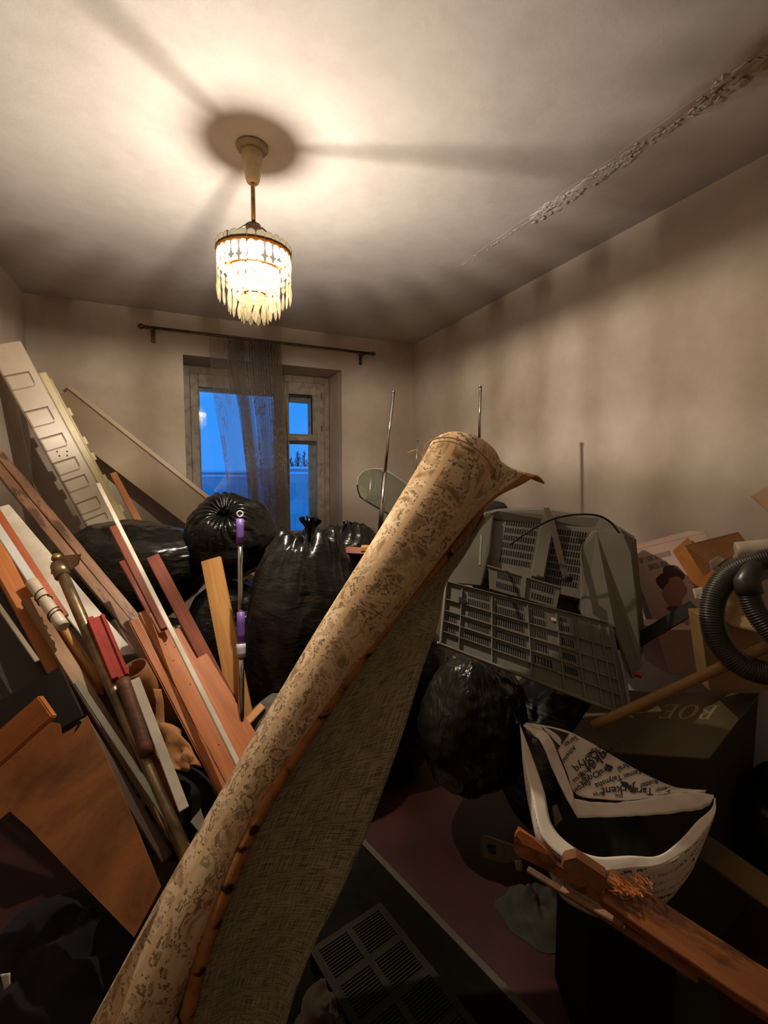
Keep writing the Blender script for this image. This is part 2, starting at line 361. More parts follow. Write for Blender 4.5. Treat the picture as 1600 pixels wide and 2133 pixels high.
def flat_piece(outline, t, bulge=0):
    bm = bmesh.new(); f = [bm.verts.new((t/2, y_, z_)) for y_, z_ in outline]; b = [bm.verts.new((-t/2, y_, z_)) for y_, z_ in outline]
    cy = sum(p[0] for p in outline)/len(outline); cz = sum(p[1] for p in outline)/len(outline)
    cf = bm.verts.new((t/2+bulge, cy, cz)); cb = bm.verts.new((-t/2-bulge, cy, cz)); n = len(outline)
    for i in range(n):
        j = (i+1) % n; bm.faces.new((f[i], f[j], cf)); bm.faces.new((b[j], b[i], cb)); bm.faces.new((f[j], f[i], b[i], b[j]))
    return bm_mesh(bm)
wS = 2*math.pi*R1/28*.48
scal = flat_piece([(-wS, -.006), (wS, -.006), (wS, .012), (wS*.7, .018), (0, .021), (-wS*.7, .018), (-wS, .012)], .002)
def link_shape(w_, h): return flat_piece([(0, 0), (w_*.75, -h*.12), (w_, -h*.5), (w_*.75, -h*.88), (0, -h), (-w_*.75, -h*.88), (-w_, -h*.5), (-w_*.75, -h*.12)], .0014, .0012)
def drop_shape(w_, h): return flat_piece([(0, 0), (w_*.35, -h*.12), (w_, -h*.5), (w_*.8, -h*.78), (0, -h), (-w_*.8, -h*.78), (-w_, -h*.5), (-w_*.35, -h*.12)], .002, .004)
for me in (scal,): me.materials.append(M_SCAL)
def hang(me, name, r, z, n, m, ph=0):
    if not me.materials: me.materials.append(m)
    for k in range(n):
        a = 2*math.pi*(k+ph)/n; o = obj(name, me, m, ch); o.location = (r*math.cos(a), r*math.sin(a), Z(z)); o.rotation_euler = (random.gauss(0, .03), random.gauss(0, .03), a+random.gauss(0, .06))
hang(scal, 'scallop', R1+.003, 2.241, 28, M_SCAL)
l1 = link_shape(.0128, .048); hang(l1, 'crystal_link', R1, 2.231, 28, M_CRYS)
l2 = link_shape(.0125, .045); hang(l2, 'crystal_link', R1, 2.182, 28, M_CRYS)
d1 = drop_shape(.0095, .066); hang(d1, 'crystal_drop', R1, 2.137, 28, M_CRYS)
l3 = link_shape(.0135, .05); hang(l3, 'crystal_link', R2, 2.177, 19, M_CRYS, .3)
l4 = link_shape(.012, .036); hang(l4, 'crystal_link', R2, 2.126, 19, M_CRYS, .3)
d2 = drop_shape(.0095, .064); hang(d2, 'crystal_drop', R2, 2.090, 19, M_CRYS, .3)
l5 = link_shape(.0125, .03); hang(l5, 'crystal_link', R3, 2.090, 11, M_CRYS, .1)
d3 = drop_shape(.0105, .06); hang(d3, 'crystal_drop', R3, 2.060, 11, M_CRYS, .1)

# ================================================================== curtain rod and curtain
ra, rb = on(297, 679, 1, 3.65), on(775, 738, 1, 3.65)
rz = (ra.z+rb.z)/2; ra = V((ra.x, 3.65, rz)); rb = V((rb.x, 3.65, rz))
cr = empty('curtain_rod', ra); tag(cr, 'bronze coloured curtain rod on two wall brackets above the window', 'curtain rod')
L = rb.x-ra.x
obj('pole', tube([V((0, 0, 0)), V((L, 0, 0))], .011, 12), M_ROD, cr, smooth=True)
for x, s in ((0, -1), (L, 1)):
    o = obj('finial', lathe([(0, -.03), (.012, -.03), (.014, -.02), (.008, -.012), (.018, .002), (.019, .014), (.010, .028), (0, .032)], 14), M_ROD, cr, smooth=True); o.location = (x, 0, 0); o.rotation_euler = (0, s*math.pi/2, 0)
for x in (.06, L-.07):
    bm = bmesh.new(); add_box(bm, (x-.012, .078, -.08), (x+.012, .09, .03), None, .002); add_box(bm, (x-.007, 0, -.02), (x+.007, .08, -.008), None, .002); add_box(bm, (x-.01, -.016, -.018), (x+.01, .02, -.009), None, .002)
    obj('bracket', bm_mesh(bm), M_ROD, cr)
def tulle():
    m, t, b = nodes_of('tulle_lace'); out = t.nodes['Material Output']; v = coords(t, (1, 1, 1), 'UV')
    df = N(t, 'ShaderNodeBsdfDiffuse'); df.inputs[0].default_value = (*lin((146, 134, 124)), 1)
    tl = N(t, 'ShaderNodeBsdfTranslucent'); tl.inputs[0].default_value = (*lin((142, 134, 126)), 1)
    tr = N(t, 'ShaderNodeBsdfTransparent')
    vo = N(t, 'ShaderNodeTexVoronoi', feature='SMOOTH_F1'); vo.inputs['Scale'].default_value = 26; t.links.new(v, vo.inputs['Vector'])
    n = noise_n(t, v, 9, 5, .7, 2.5); sp = N(t, 'ShaderNodeSeparateXYZ'); t.links.new(v, sp.inputs[0])
    flower = ramp(t, n, [(.50, (0, 0, 0)), (.53, (1, 1, 1)), (.58, (1, 1, 1)), (.60, (0, 0, 0))])
    mask = ramp(t, noise_n(t, coords(t, (4, 1.2, 1), 'UV'), 1.6, 2), [(.48, (0, 0, 0)), (.56, (1, 1, 1))])
    mu = N(t, 'ShaderNodeMath', operation='MULTIPLY'); t.links.new(flower, mu.inputs[0]); t.links.new(mask, mu.inputs[1])
    ad = N(t, 'ShaderNodeMath', operation='MULTIPLY_ADD'); t.links.new(mu.outputs[0], ad.inputs[0]); ad.inputs[1].default_value = .40; ad.inputs[2].default_value = .34
    m1 = N(t, 'ShaderNodeMixShader'); m1.inputs[0].default_value = .3; t.links.new(df.outputs[0], m1.inputs[1]); t.links.new(tl.outputs[0], m1.inputs[2])
    m2 = N(t, 'ShaderNodeMixShader'); t.links.new(ad.outputs[0], m2.inputs[0]); t.links.new(tr.outputs[0], m2.inputs[1]); t.links.new(m1.outputs[0], m2.inputs[2])
    t.links.new(m2.outputs[0], out.inputs[0]); t.nodes.remove(b); return m
nu, nv = 420, 50; vs = []; uv = []
for i in range(nu):
    u = i/(nu-1)
    for j in range(nv):
        q = j/(nv-1); z = lerp(rz-.005, .95, q)
        # thin veil at the left, two gathered bunches with a slit between them
        g1, g2 = smooth(.14, .18, u)*(1-smooth(.46, .50, u)), smooth(.50, .54, u); ga = max(g1, g2)
        if u < .16: px = lerp(0, .36, u/.16)
        elif u < .48: px = lerp(.36, .54, (u-.16)/.32)
        elif u < .52: px = lerp(.54, .60, (u-.48)/.04)
        else: px = lerp(.60, 1, (u-.52)/.48)
        px = lerp(lerp(u, px, smooth(.05, .4, q)), px, .5)
        px = lerp(lerp(441, 472, smooth(.1, .8, q)), lerp(586, 599, q), px)+ga*lerp(3, 6, q)*math.sin(u*150)
        x = on(px, 900, 1, 3.64).x
        y_ = 3.63+(.010+.022*ga)*math.cos(u*150+.5)+.012*noise.noise((u*6, q*3, 1))+.01*math.sin(u*20+q)
        vs.append(V((x, y_-.0, z))); uv.append((u*1.6, q*1.5))
me = mesh(vs, grid_faces(nu, nv)); ul = me.uv_layers.new(name='UVMap')
for l in me.loops: ul.data[l.index].uv = uv[l.vertex_index]
o = obj('tulle_curtain', me, tulle(), smooth=True); recentre(o, (vs[0].x, 3.64, .95))
tag(o, 'sheer grey brown lace curtain gathered in front of the window', 'curtain')

# ================================================================== clutter: shared builders
def board(name, a, b, wpx, t, m, label, cat='plank', hint=(.6, .6), ext=0.0, roll=0, group=None, bev=.0015, cut=0, wear=0, seed=0, cut2=0, parent=None):
    """a plank from end a=(px,py,depth) to end b; ext lengthens it past b (fraction of its length)"""
    p0, p1 = A(*a), A(*b); p1 = p1+(p1-p0)*ext
    if p1.z < .004:
        p1 = lerp(p0, p1, (p0.z-.004)/(p0.z-p1.z))
    mid = (p0+p1)/2; w_ = wpx*((a[2]+b[2])/2)/FPX
    n = nt(CAM-mid)*hint[0]+V((0, 0, 1))*hint[1]
    if p0.z > p1.z: p0, p1, cut, cut2 = p1, p0, cut2, cut
    M = frame_of(p0, p1, n)
    if roll: M = M @ Matrix.Rotation(math.radians(roll), 4, 'X')
    L_ = (p1-p0).length
    bm = bmesh.new(); segs = max(2, int(L_/.12)); r = random.Random(seed); rows = []
    for i in range(segs+1):
        x = L_*i/segs; row = []
        dy = r.gauss(0, 1)*wear; dz = r.gauss(0, 1)*wear*.5
        for y_, z_ in ((-w_/2, -t/2), (w_/2, -t/2), (w_/2, t/2), (-w_/2, t/2)):
            xx = x
            if i == segs: xx = x+cut*(y_/w_)
            if i == 0: xx = x+cut2*(y_/w_)
            row.append(bm.verts.new((xx, y_+dy, z_+dz)))
        rows.append(row)
    for i in range(segs):
        for k in range(4): bm.faces.new((rows[i][k], rows[i+1][k], rows[i+1][(k+1) % 4], rows[i][(k+1) % 4]))
    bm.faces.new(rows[0]); bm.faces.new(rows[-1][::-1])
    es = [e for e in bm.edges if len(e.link_faces) == 2 and e.link_faces[0].normal.angle(e.link_faces[1].normal, 0) > .6] if False else []
    bm.normal_update()
    es = [e for e in bm.edges if len(e.link_faces) == 2 and e.calc_face_angle(0) > .7]
    if bev: bmesh.ops.bevel(bm, geom=es, offset=min(bev, t*.3), segments=2, affect='EDGES')
    o = obj(name, bm_mesh(bm), m); o.matrix_world = M
    if label: tag(o, label, cat, group)
    o['L'] = L_; o['W'] = w_; del o['L']; del o['W']
    return o
def local_part(name, parent, lo, hi, m, bev=.001):
    return obj(name, box_mesh(lo, hi, bev), m, parent)
def pipe(name, a, b, rpx, m, label, cat='pipe', ext=0.0, n=14):
    p0, p1 = A(*a), A(*b); p1 = p1+(p1-p0)*ext; r = rpx*((a[2]+b[2])/2)/FPX
    if p1.z < r: p1 = lerp(p0, p1, (p0.z-r)/(p0.z-p1.z))
    if p0.z > p1.z: p0, p1 = p1, p0
    M = frame_of(p0, p1, V((0, 0, 1)) if abs(nt(p1-p0).z) < .95 else V((0, 1, 0))); L_ = (p1-p0).length
    o = obj(name, tube([V((L_*i/10, 0, 0)) for i in range(11)], r, n), m); o.matrix_world = M
    for p in o.data.polygons: p.use_smooth = len(p.vertices) == 4
    if label: tag(o, label, cat)
    return o
W_ORANGE = wood('varnished_orange_wood', (166, 96, 42), (196, 122, 58))
W_PINE = wood('pine_batten', (158, 88, 40), (188, 114, 56))
W_TAN = wood('tan_wood', (176, 122, 66), (208, 156, 92))
W_RED = wood('red_brown_stain', (100, 40, 16), (132, 58, 26), rough=.65)
W_OLD = wood('weathered_pink_wood', (136, 100, 76), (172, 134, 106), wear=(96, 72, 56))
W_GREY = wood('greyed_wood', (118, 104, 86), (150, 136, 114))
W_DARK = wood('dark_veneer', (40, 28, 22), (58, 42, 32))
W_MID = wood('mid_brown_wood', (120, 76, 44), (150, 100, 60), wear=(92, 58, 36))
M_WHITE = mat('white_paint', (214, 206, 192), (192, 182, 166), rough=.45, scale=10)
M_CREAM = mat('cream_plastic', (206, 190, 146), (192, 176, 132), rough=.4, scale=8)
M_OFFW = mat('off_white_plastic', (206, 192, 172), (190, 176, 158), rough=.4, scale=5)
M_RUST = mat('rusty_iron', (112, 72, 48), (84, 62, 48), rough=.6, scale=24, metal=.3, bmp=.4, bscale=80)
M_PIPE = mat('dull_galvanised_pipe', (150, 128, 96), (104, 90, 70), rough=.35, scale=16, metal=.75, bmp=.1)
M_REDP = mat('red_primer_paint', (170, 50, 30), (148, 40, 26), rough=.42, scale=14, bmp=.1)
M_CARD = mat('brown_cardboard', (176, 124, 78), (158, 108, 66), rough=.85, scale=12)

# ---- against the back and left wall
# wide beige door leaf leaning on the back wall
p0, p1 = on(118, 832, 1, 3.66), on(412, 1062, 1, 3.56)
ext = p1+(p1-p0)*.55
M_BEIGE = mat('beige_painted_board', (172, 152, 124), (158, 138, 112), rough=.6, scale=4)
M = frame_of(ext, p0, V((.05, -1, .25))); L_ = (p0-ext).length
leaf = empty('door_leaf'); leaf.matrix_world = M; tag(leaf, 'wide beige board with a raised edge leaning on the back wall', 'board')
sy = 1 if (M.to_3x3() @ V((0, 1, 0))).z > 0 else -1
def yy(a, b): return (min(a*sy, b*sy), max(a*sy, b*sy))
a, b = yy(-.13, .095); local_part('panel', leaf, (0, a, -.012), (L_, b, .004), M_BEIGE)
a, b = yy(.095, .125); local_part('edge_strip', leaf, (0, a, -.014), (L_+.01, b, .022), mat('pale_edge_paint', (198, 178, 150), None, rough=.5), .003)

# long moulded white panel leaning on the left wall
pt, pb = A(18, 712, 2.46), A(228, 1098, 2.72); pb = pb+(pb-pt)*.35
M = frame_of(pb, pt, nt(CAM-(pt+pb)/2)+V((.2, 0, .2))); L_ = (pt-pb).length
mp_ = empty('moulded_panel'); mp_.matrix_world = M; tag(mp_, 'long white moulded plastic panel with recessed squares leaning on the left wall', 'panel')
sy = 1 if (M.to_3x3() @ V((0, 1, 0))).dot(RT) > 0 else -1
bm = bmesh.new(); a, b = yy(-.10, .055); add_box(bm, (0, a, -.03), (L_, b, 0), None, .006)
body = obj('body', bm_mesh(bm), M_OFFW, mp_)
M_CREASE = mat('painted_shade_line', (120, 104, 84), None, rough=.8)
Lv = L_/1.35
for q0, q1 in ((.155, .225), (.335, .415), (.475, .54), (.605, .67), (.705, .765), (.83, .89), (.925, .975)):
    x1, x0 = L_-q0*Lv, L_-q1*Lv
    # raised cushion; dark strips on two sides paint its shadow
    bm = bmesh.new(); a, b = yy(-.098, .012); add_box(bm, (x0, a, -.002), (x1, b, .007), None, .006); obj('raised_square', bm_mesh(bm), M_OFFW, body)
    bm = bmesh.new(); a, b = yy(-.098, .018); add_box(bm, (x1, a, -.002), (x1+.007, b, .0012)); a, b = yy(.012, .018); add_box(bm, (x0+.02, a, -.002), (x1+.007, b, .0012)); obj('shade_strip', bm_mesh(bm), M_CREASE, body)
for q, yq in ((.552, -.05), (.575, -.05), (.565, -.005), (.585, -.015), (.985, -.02), (.992, .0)):
    o = obj('screw_hole', lathe([(0, .0012), (.0045, .0012), (.0045, -.001), (0, -.001)], 8), M_BLACK, body); o.location = (L_-q*Lv, yq*sy, 0)
a, b = yy(.057, .10); side = local_part('side_profile', mp_, (.05, a, -.06), (L_-.16*Lv, b, -.018), M_CREAM, .006)
a, b = yy(.092, .115); lip = local_part('side_lip', mp_, (.02, a, -.075), (L_-.19*Lv, b, -.045), M_CREAM, .005)
for q in (.37, .53, .62, .75, .93):
    a, b = yy(.105, .13); obj('clip', box_mesh((L_-q*Lv-.03, a, -.07), (L_-q*Lv+.02, b, -.05), .004), M_CREAM, side)
board('batten', (235, 985, 2.85), (292, 1092, 2.85), 13, .012, W_ORANGE, 'thin orange wooden batten behind the moulded white panel', 'batten', ext=.5)
# pair of worn planks leaning on the left wall
board('worn_plank', (-14, 965, 2.30), (258, 1296, 2.02), 18, .03, W_OLD, 'left of two worn pinkish planks leaning together on the left wall', ext=.9, group='worn planks', wear=.001, seed=3)
board('worn_plank', (-6, 940, 2.36), (286, 1294, 2.06), 17, .02, W_OLD, 'right of two worn pinkish planks leaning together on the left wall', ext=.9, group='worn planks', wear=.001, seed=4)
# long trim with a white edge
tr_ = board('trim_profile', (204, 1008, 1.95), (500, 1600, 1.37), 9, .012, M_WHITE, 'very long white edged trim strip lying across the pine battens', 'trim', ext=.06)
o = board('backing_strip', (236, 1098, 1.90), (345, 1310, 1.66), 17, .02, W_RED, None); o.location -= RT*.012+FW*-.012
wm = o.matrix_world.copy(); o.parent = tr_; o.matrix_parent_inverse = tr_.matrix_world.inverted(); o.matrix_world = wm
board('batten', (256, 1170, 1.98), (352, 1345, 1.78), 15, .02, W_RED, 'short dark red batten with a broken top beside the white trim', 'batten', ext=.5, wear=.001)
board('stained_board', (318, 1160, 1.95), (492, 1490, 1.72), 26, .022, W_RED, 'red brown stained board with a slanted top leaning before the bags', 'board', ext=.4, cut=.05, hint=(.9, .3))
board('yellow_plank', (440, 1165, 1.92), (508, 1510, 1.74), 42, .02, W_TAN, 'wide yellow varnished plank leaning behind the purple mop handle', ext=.3, cut=-.06, hint=(1, .1), roll=-18)
board('stick_end', (515, 1505, 1.70), (548, 1470, 1.74), 16, .012, W_TAN, 'small yellow wood offcut at the foot of the mop handle', 'offcut')

# mop handle
p1, p0 = A(500, 1078, 1.80), A(504, 1548, 1.66)
hd = empty('mop_handle'); M = frame_of(p0, p1, V((0, -1, .2))); hd.matrix_world = M; L_ = (p1-p0).length
tag(hd, 'telescopic steel mop handle with two purple grips standing before the bags', 'mop handle')
M_PURP = mat('purple_rubber', (118, 84, 164), (104, 72, 148), rough=.5, scale=30)
def seg(n, q0, q1, r, m):
    o = obj(n, tube([V((L_*lerp(q0, q1, i/3), 0, 0)) for i in range(4)], r, 14), m, hd, smooth=True); return o
qy = lambda y_: (1548-y_)/(1548-1078)
seg('lower_tube', qy(1530), qy(1370), .0105, M_STEEL); seg('upper_tube', qy(1300), qy(1130), .0095, M_STEEL)
seg('grip', qy(1136), qy(1082), .0145, M_PURP); seg('grip', qy(1352), qy(1284), .0145, M_PURP)
seg('collar', qy(1378), qy(1350), .017, mat('pale_grey_plastic', (186, 182, 190), None, rough=.4)); seg('end_cap', qy(1546), qy(1528), .013, MATS['pale_grey_plastic'])
obj('hanging_loop', tube([V((L_+.014+.011*math.sin(a), .011*math.cos(a), 0)) for a in [i*math.pi/8 for i in range(17)]], .003, 6, False), MATS['pale_grey_plastic'], hd, smooth=True)

# ---- bundle of pine battens
G = 'pine battens in the bundle'
board('batten', (277, 1292, 1.66), (470, 1660, 1.40), 19, .02, W_PINE, 'leftmost narrow pine batten of the bundle', 'batten', ext=.35, group=G, bev=.004)
board('batten', (296, 1275, 1.69), (480, 1640, 1.45), 20, .02, W_PINE, 'second pine batten from left, tallest in the bundle', 'batten', ext=.35, group=G, bev=.004)
wpb = board('wide_pine_board', (338, 1318, 1.69), (488, 1600, 1.48), 52, .018, W_PINE, 'widest board of the pine bundle with small nail holes', 'board', ext=.4, group=G)
for i_, (q_, y_) in enumerate(((.93, .01), (.90, -.012), (.84, .012), (.70, 0), (.69, .016), (.52, -.015), (.40, .01))):
    o = obj('nail_hole', lathe([(0, .0006), (.0022, .0006), (.0022, -.001), (0, -.001)], 8), M_BLACK, wpb); o.location = (max(v.co.x for v in wpb.data.vertices)*q_, y_, max(v.co.z for v in wpb.data.vertices))
board('batten', (316, 1278, 1.82), (380, 1400, 1.74), 12, .02, W_PINE, 'thin pine batten peeking out behind the wide pine board', 'batten', ext=.6, group=G)
board('batten', (330, 1284, 1.84), (400, 1410, 1.74), 10, .02, W_PINE, 'thinnest pine batten, right of the other thin one', 'batten', ext=.6, group=G)
board('batten', (372, 1308, 1.84), (478, 1500, 1.70), 26, .02, W_PINE, 'short pine batten with a round top right of the bundle', 'batten', ext=.3, group=G, bev=.005)
board('board_offcut', (412, 1372, 1.76), (514, 1540, 1.64), 40, .016, W_PINE, 'notched pine board at the right side of the bundle', 'board', ext=.3, group=G)
board('batten', (232, 1295, 1.78), (300, 1368, 1.7), 17, .014, W_OLD, 'short pinkish lath with a pointed end behind the bundle', 'lath', ext=.6, cut=.03)

# ---- pipes and profiles, left
pf = empty('pipe_with_flange'); p1, p0 = A(128, 1192, 1.66), A(400, 1810, 1.20)
M = frame_of(p0, p1, V((0, 0, 1))); pf.matrix_world = M; L_ = (p1-p0).length
tag(pf, 'long galvanised pipe with a winged bracket at its top', 'pipe')
obj('tube', tube([V((L_*i/8, 0, 0)) for i in range(9)], .0185, 16), M_PIPE, pf, smooth=True)
cl = obj('collar', tube([V((L_-.02, 0, 0)), V((L_+.035, 0, 0))], .026, 14), M_PIPE, pf, smooth=True)
q = M.inverted() @ A(150, 1172, 1.64)
bm = bmesh.new(); out = [(-.02, -.02), (.03, -.035), (.075, -.02), (.085, .015), (.03, .03), (-.02, .02)]
fr = Matrix.Translation(V((L_+.03, 0, .0))) @ M.to_3x3().inverted().to_4x4() @ Matrix((RT, UP, -FW)).transposed().to_4x4()
f = [bm.verts.new(fr @ V((x, y_+x*.35, .012))) for x, y_ in out]; bk = [bm.verts.new(fr @ V((x, y_+x*.35, .006))) for x, y_ in out]
bm.faces.new(f); bm.faces.new(bk[::-1])
for i in range(6): bm.faces.new((f[i], bk[i], bk[(i+1) % 6], f[(i+1) % 6]))
obj('wing_plate', bm_mesh(bm), M_PIPE, pf)
o = obj('wing_nut', lathe([(0, .014), (.010, .014), (.016, .008), (.016, -.008), (.010, -.014), (0, -.014)], 14), M_BRASS, pf, smooth=True); o.location = (L_+.062, 0, .012)
o = obj('bolt', lathe([(0, .02), (.007, .02), (.007, -.03), (0, -.03)], 10), M_STEEL, pf, smooth=True); o.location = (L_+.03, -.012, .0)
cs = board('channel_profile', (200, 1290, 1.56), (252, 1416, 1.46), 34, .03, M_REDP, 'red painted metal channel standing over a rusty pipe', 'channel', hint=(.9, .3))
Lc = (A(200, 1290, 1.56)-A(252, 1416, 1.46)).length
obj('raised_edge', box_mesh((0, .006, .014), (Lc, .024, .03), .002), M_REDP, cs); obj('raised_edge', box_mesh((0, -.024, .014), (Lc, -.014, .022), .002), M_REDP, cs)
pipe('rusty_pipe', (256, 1416, 1.43), (308, 1572, 1.33), 14, M_RUST, 'rusty brown pipe below the red channel')
# rods tied with wire
rd = pipe('tied_rod', (66, 1212, 1.55), (132, 1306, 1.48), 12, M_OFFW, 'thick cream pipe bound with wire at the left', 'pipe')
rd2 = pipe('wooden_rod', (60, 1205, 1.60), (216, 1432, 1.50), 8, W_TAN, 'round wooden rod running down from the wire bound pipe', 'rod')
M_WIRE = mat('rusty_wire', (90, 62, 40), None, rough=.5, metal=.6)
c0 = A(102, 1263, 1.512); ax = nt(A(132, 1306, 1.48)-A(66, 1212, 1.55)); s1 = nt(ax.cross(FW)); s2 = ax.cross(s1)
pts = [c0+ax*(-.065+.15*i/120+.02*math.sin(i*.11))+s1*(.0205*math.cos(i*.2+math.sin(i*.3)))+s2*(.0205*math.sin(i*.2+math.sin(i*.3))) for i in range(121)]
o = obj('binding_wire', tube(pts, .0018, 5), M_WIRE, smooth=True); recentre(o, pts[60]); tag(o, 'rusty wire wound around the cream pipe', 'wire')
board('white_strip', (-25, 1070, 1.64), (80, 1230, 1.54), 16, .01, mat('bluish_white_strip', (196, 196, 196), None, rough=.4), 'bluish white strip above the wide orange board', 'strip', ext=.2)
board('orange_lath', (-5, 1070, 1.72), (100, 1232, 1.6), 15, .012, wood('red_orange_lath', (150, 70, 34), (182, 96, 46)), 'red orange lath between the white strip and the cream board', 'lath', ext=.3)
board('cream_board', (-10, 1060, 1.86), (190, 1300, 1.68), 52, .012, M_WHITE, 'cream white board behind the flanged pipe', 'board', ext=.25, cut=.05)
board('wide_board', (-58, 1030, 1.74), (158, 1425, 1.50), 62, .02, W_ORANGE, 'wide bright orange board at the left edge with a pointed lower end', 'board', hint=(.75, .5), cut=.15)
board('long_board', (58, 1250, 1.56), (330, 1680, 1.34), 26, .02, wood('tan_grey_wood', (128, 92, 60), (152, 116, 78)), 'long tan board under the wire bound pipe', ext=.12)
board('veneer_sheet', (-90, 1170, 1.62), (90, 1440, 1.48), 110, .015, W_DARK, 'dark veneer panel under the wide orange board', 'sheet', hint=(.9, .3), ext=.15)
board('edge_lath', (-40, 1210, 1.53), (78, 1378, 1.44), 9, .008, W_GREY, 'thin greyish lath lying on the dark veneer panel', 'lath')
bag('foam_block', A(6, 1425, 1.44), (.06, .035, .075), up, 'olive foam chunk on the black laminate board at the left edge', 31, knot=False, m=mat('olive_foam', (112, 100, 64), (92, 82, 52), rough=.95, scale=30, bmp=.4), group=None, cat='foam', nu=40, nv=30) if False else None
board('black_board', (-60, 1560, 1.28), (150, 1440, 1.36), 118, .016, mat('black_laminate', (26, 22, 20), (36, 30, 26), rough=.5), 'black laminate board behind the short orange plank', 'board', hint=(1, .2))
o = board('short_plank', (-60, 1612, 1.10), (100, 1470, 1.14), 58, .02, W_ORANGE, 'short orange plank with a rounded end at the left edge', hint=(.8, .4), bev=.003)
board('grey_strip', (160, 1420, 1.42), (392, 1770, 1.22), 13, .012, mat('grey_green_metal', (132, 128, 112), (112, 110, 92), rough=.5, scale=10), 'narrow grey green metal strip with a hole near its top', 'strip', ext=.02, hint=(.9, .3))
board('white_plank', (281, 1415, 1.44), (378, 1672, 1.28), 19, .012, M_WHITE, 'narrow white plank below the cardboard tube', hint=(.9, .3), ext=.05)
board('red_lath', (268, 1470, 1.43), (358, 1672, 1.29), 19, .012, W_RED, 'dark red lath beside the narrow white plank', 'lath', hint=(.9, .3), ext=.05)
board('long_board', (170, 1500, 1.36), (330, 1760, 1.24), 22, .016, wood('dark_brown_wood', (70, 48, 32), (92, 64, 42)), 'dark brown board between plywood sheet and grey strip', ext=.1)  # the board's own dark brown
# cardboard tube
p1, p0 = A(278, 1392, 1.50), A(345, 1505, 1.62); M = frame_of(p0, p1, V((0, 0, 1))); L_ = (p1-p0).length
bm = bmesh.new()
o = obj('cardboard_tube', mesh(*tube_data([V((L_*i/6, 0, 0)) for i in range(7)], .040, 22, False)), M_CARD, smooth=True); o.matrix_world = M; solid(o, .003)
tag(o, 'open brown cardboard tube behind the white plank', 'tube')
def sheet(name, pts, m, label, cat, nx=14, crumple=.01, seed=0, thick=.0012):
    """crumpled quad sheet through 4 corners"""
    c = [A(*p) for p in pts]; vs = []; n = nt((c[1]-c[0]).cross(c[3]-c[0]))
    for i in range(nx):
        for j in range(nx):
            u, v = i/(nx-1), j/(nx-1); p = (c[0]*(1-u)+c[1]*u)*(1-v)+(c[3]*(1-u)+c[2]*u)*v
            vs.append(p+n*crumple*noise.fractal(p*14+V((seed, 0, 0)), 1, 2, 3)*2+n.orthogonal()*crumple*.5*noise.noise(p*20+V((0, seed, 0))))
    o = obj(name, mesh(vs, grid_faces(nx, nx)), m, smooth=True); solid(o, thick); recentre(o, min(vs, key=lambda q: q.z)); 
    if label: tag(o, label, cat)
    return o
sheet('paper_strip', [(322, 1432, 1.48), (337, 1434, 1.50), (342, 1520, 1.46), (326, 1524, 1.45)], M_CARD, 'curled brown paper strip hanging below the cardboard tube', 'paper', crumple=.006, seed=2)
sheet('crumpled_paper', [(318, 1545, 1.46), (378, 1520, 1.48), (418, 1592, 1.40), (340, 1580, 1.38)], M_CARD, 'crumpled brown wrapping paper left of the pine bundle', 'paper', crumple=.03, seed=5)
sheet('glass_shard', [(396, 1712, 1.2), (418, 1684, 1.22), (428, 1716, 1.2), (420, 1740, 1.18)], mat('dull_grey_plate', (120, 112, 104), None, rough=.3), 'small grey triangular plate among the shavings beside the carpet', 'plate', crumple=.001)

# plywood sheet, chipped along the top
def slab(name, pts, t, m, label, cat):
    c = [A(*p) for p in pts]; cen = sum(c, V())/len(c); n = V()
    for i in range(len(c)): n += (c[i]-cen).cross(c[(i+1) % len(c)]-cen)
    n.normalize(); n = n if n.dot(CAM-cen) > 0 else -n
    c = [p-n*(p-cen).dot(n) for p in c]
    bm = bmesh.new(); f = [bm.verts.new(p+n*t/2) for p in c]; b_ = [bm.verts.new(p-n*t/2) for p in c]; k = len(c)
    bm.faces.new(f); bm.faces.new(b_[::-1])
    for i in range(k): bm.faces.new((f[i], b_[i], b_[(i+1) % k], f[(i+1) % k]))
    o = obj(name, bm_mesh(bm), m); recentre(o, min(c, key=lambda q: q.z))
    if label: tag(o, label, cat)
    return o
M_PLY = mat('stained_plywood', (150, 92, 42), (92, 52, 26), rough=.6, scale=3.5, bmp=.2, bscale=25, lo=.4, hi=.66, dist=1.5)
slab('plywood_sheet', [(-60, 1640, 1.14), (8, 1578, 1.16), (60, 1530, 1.18), (104, 1502, 1.19), (122, 1506, 1.2), (128, 1530, 1.2), (146, 1518, 1.2), (156, 1508, 1.2), (150, 1532, 1.2), (164, 1512, 1.21), (178, 1488, 1.22), (232, 1600, 1.2), (290, 1730, 1.17), (338, 1842, 1.15), (282, 1948, 1.08), (180, 1850, 1.08), (56, 1724, 1.09), (20, 1690, 1.1), (-60, 1760, 1.07)], .008, M_PLY, 'large chipped brown plywood sheet at the lower left', 'plywood')

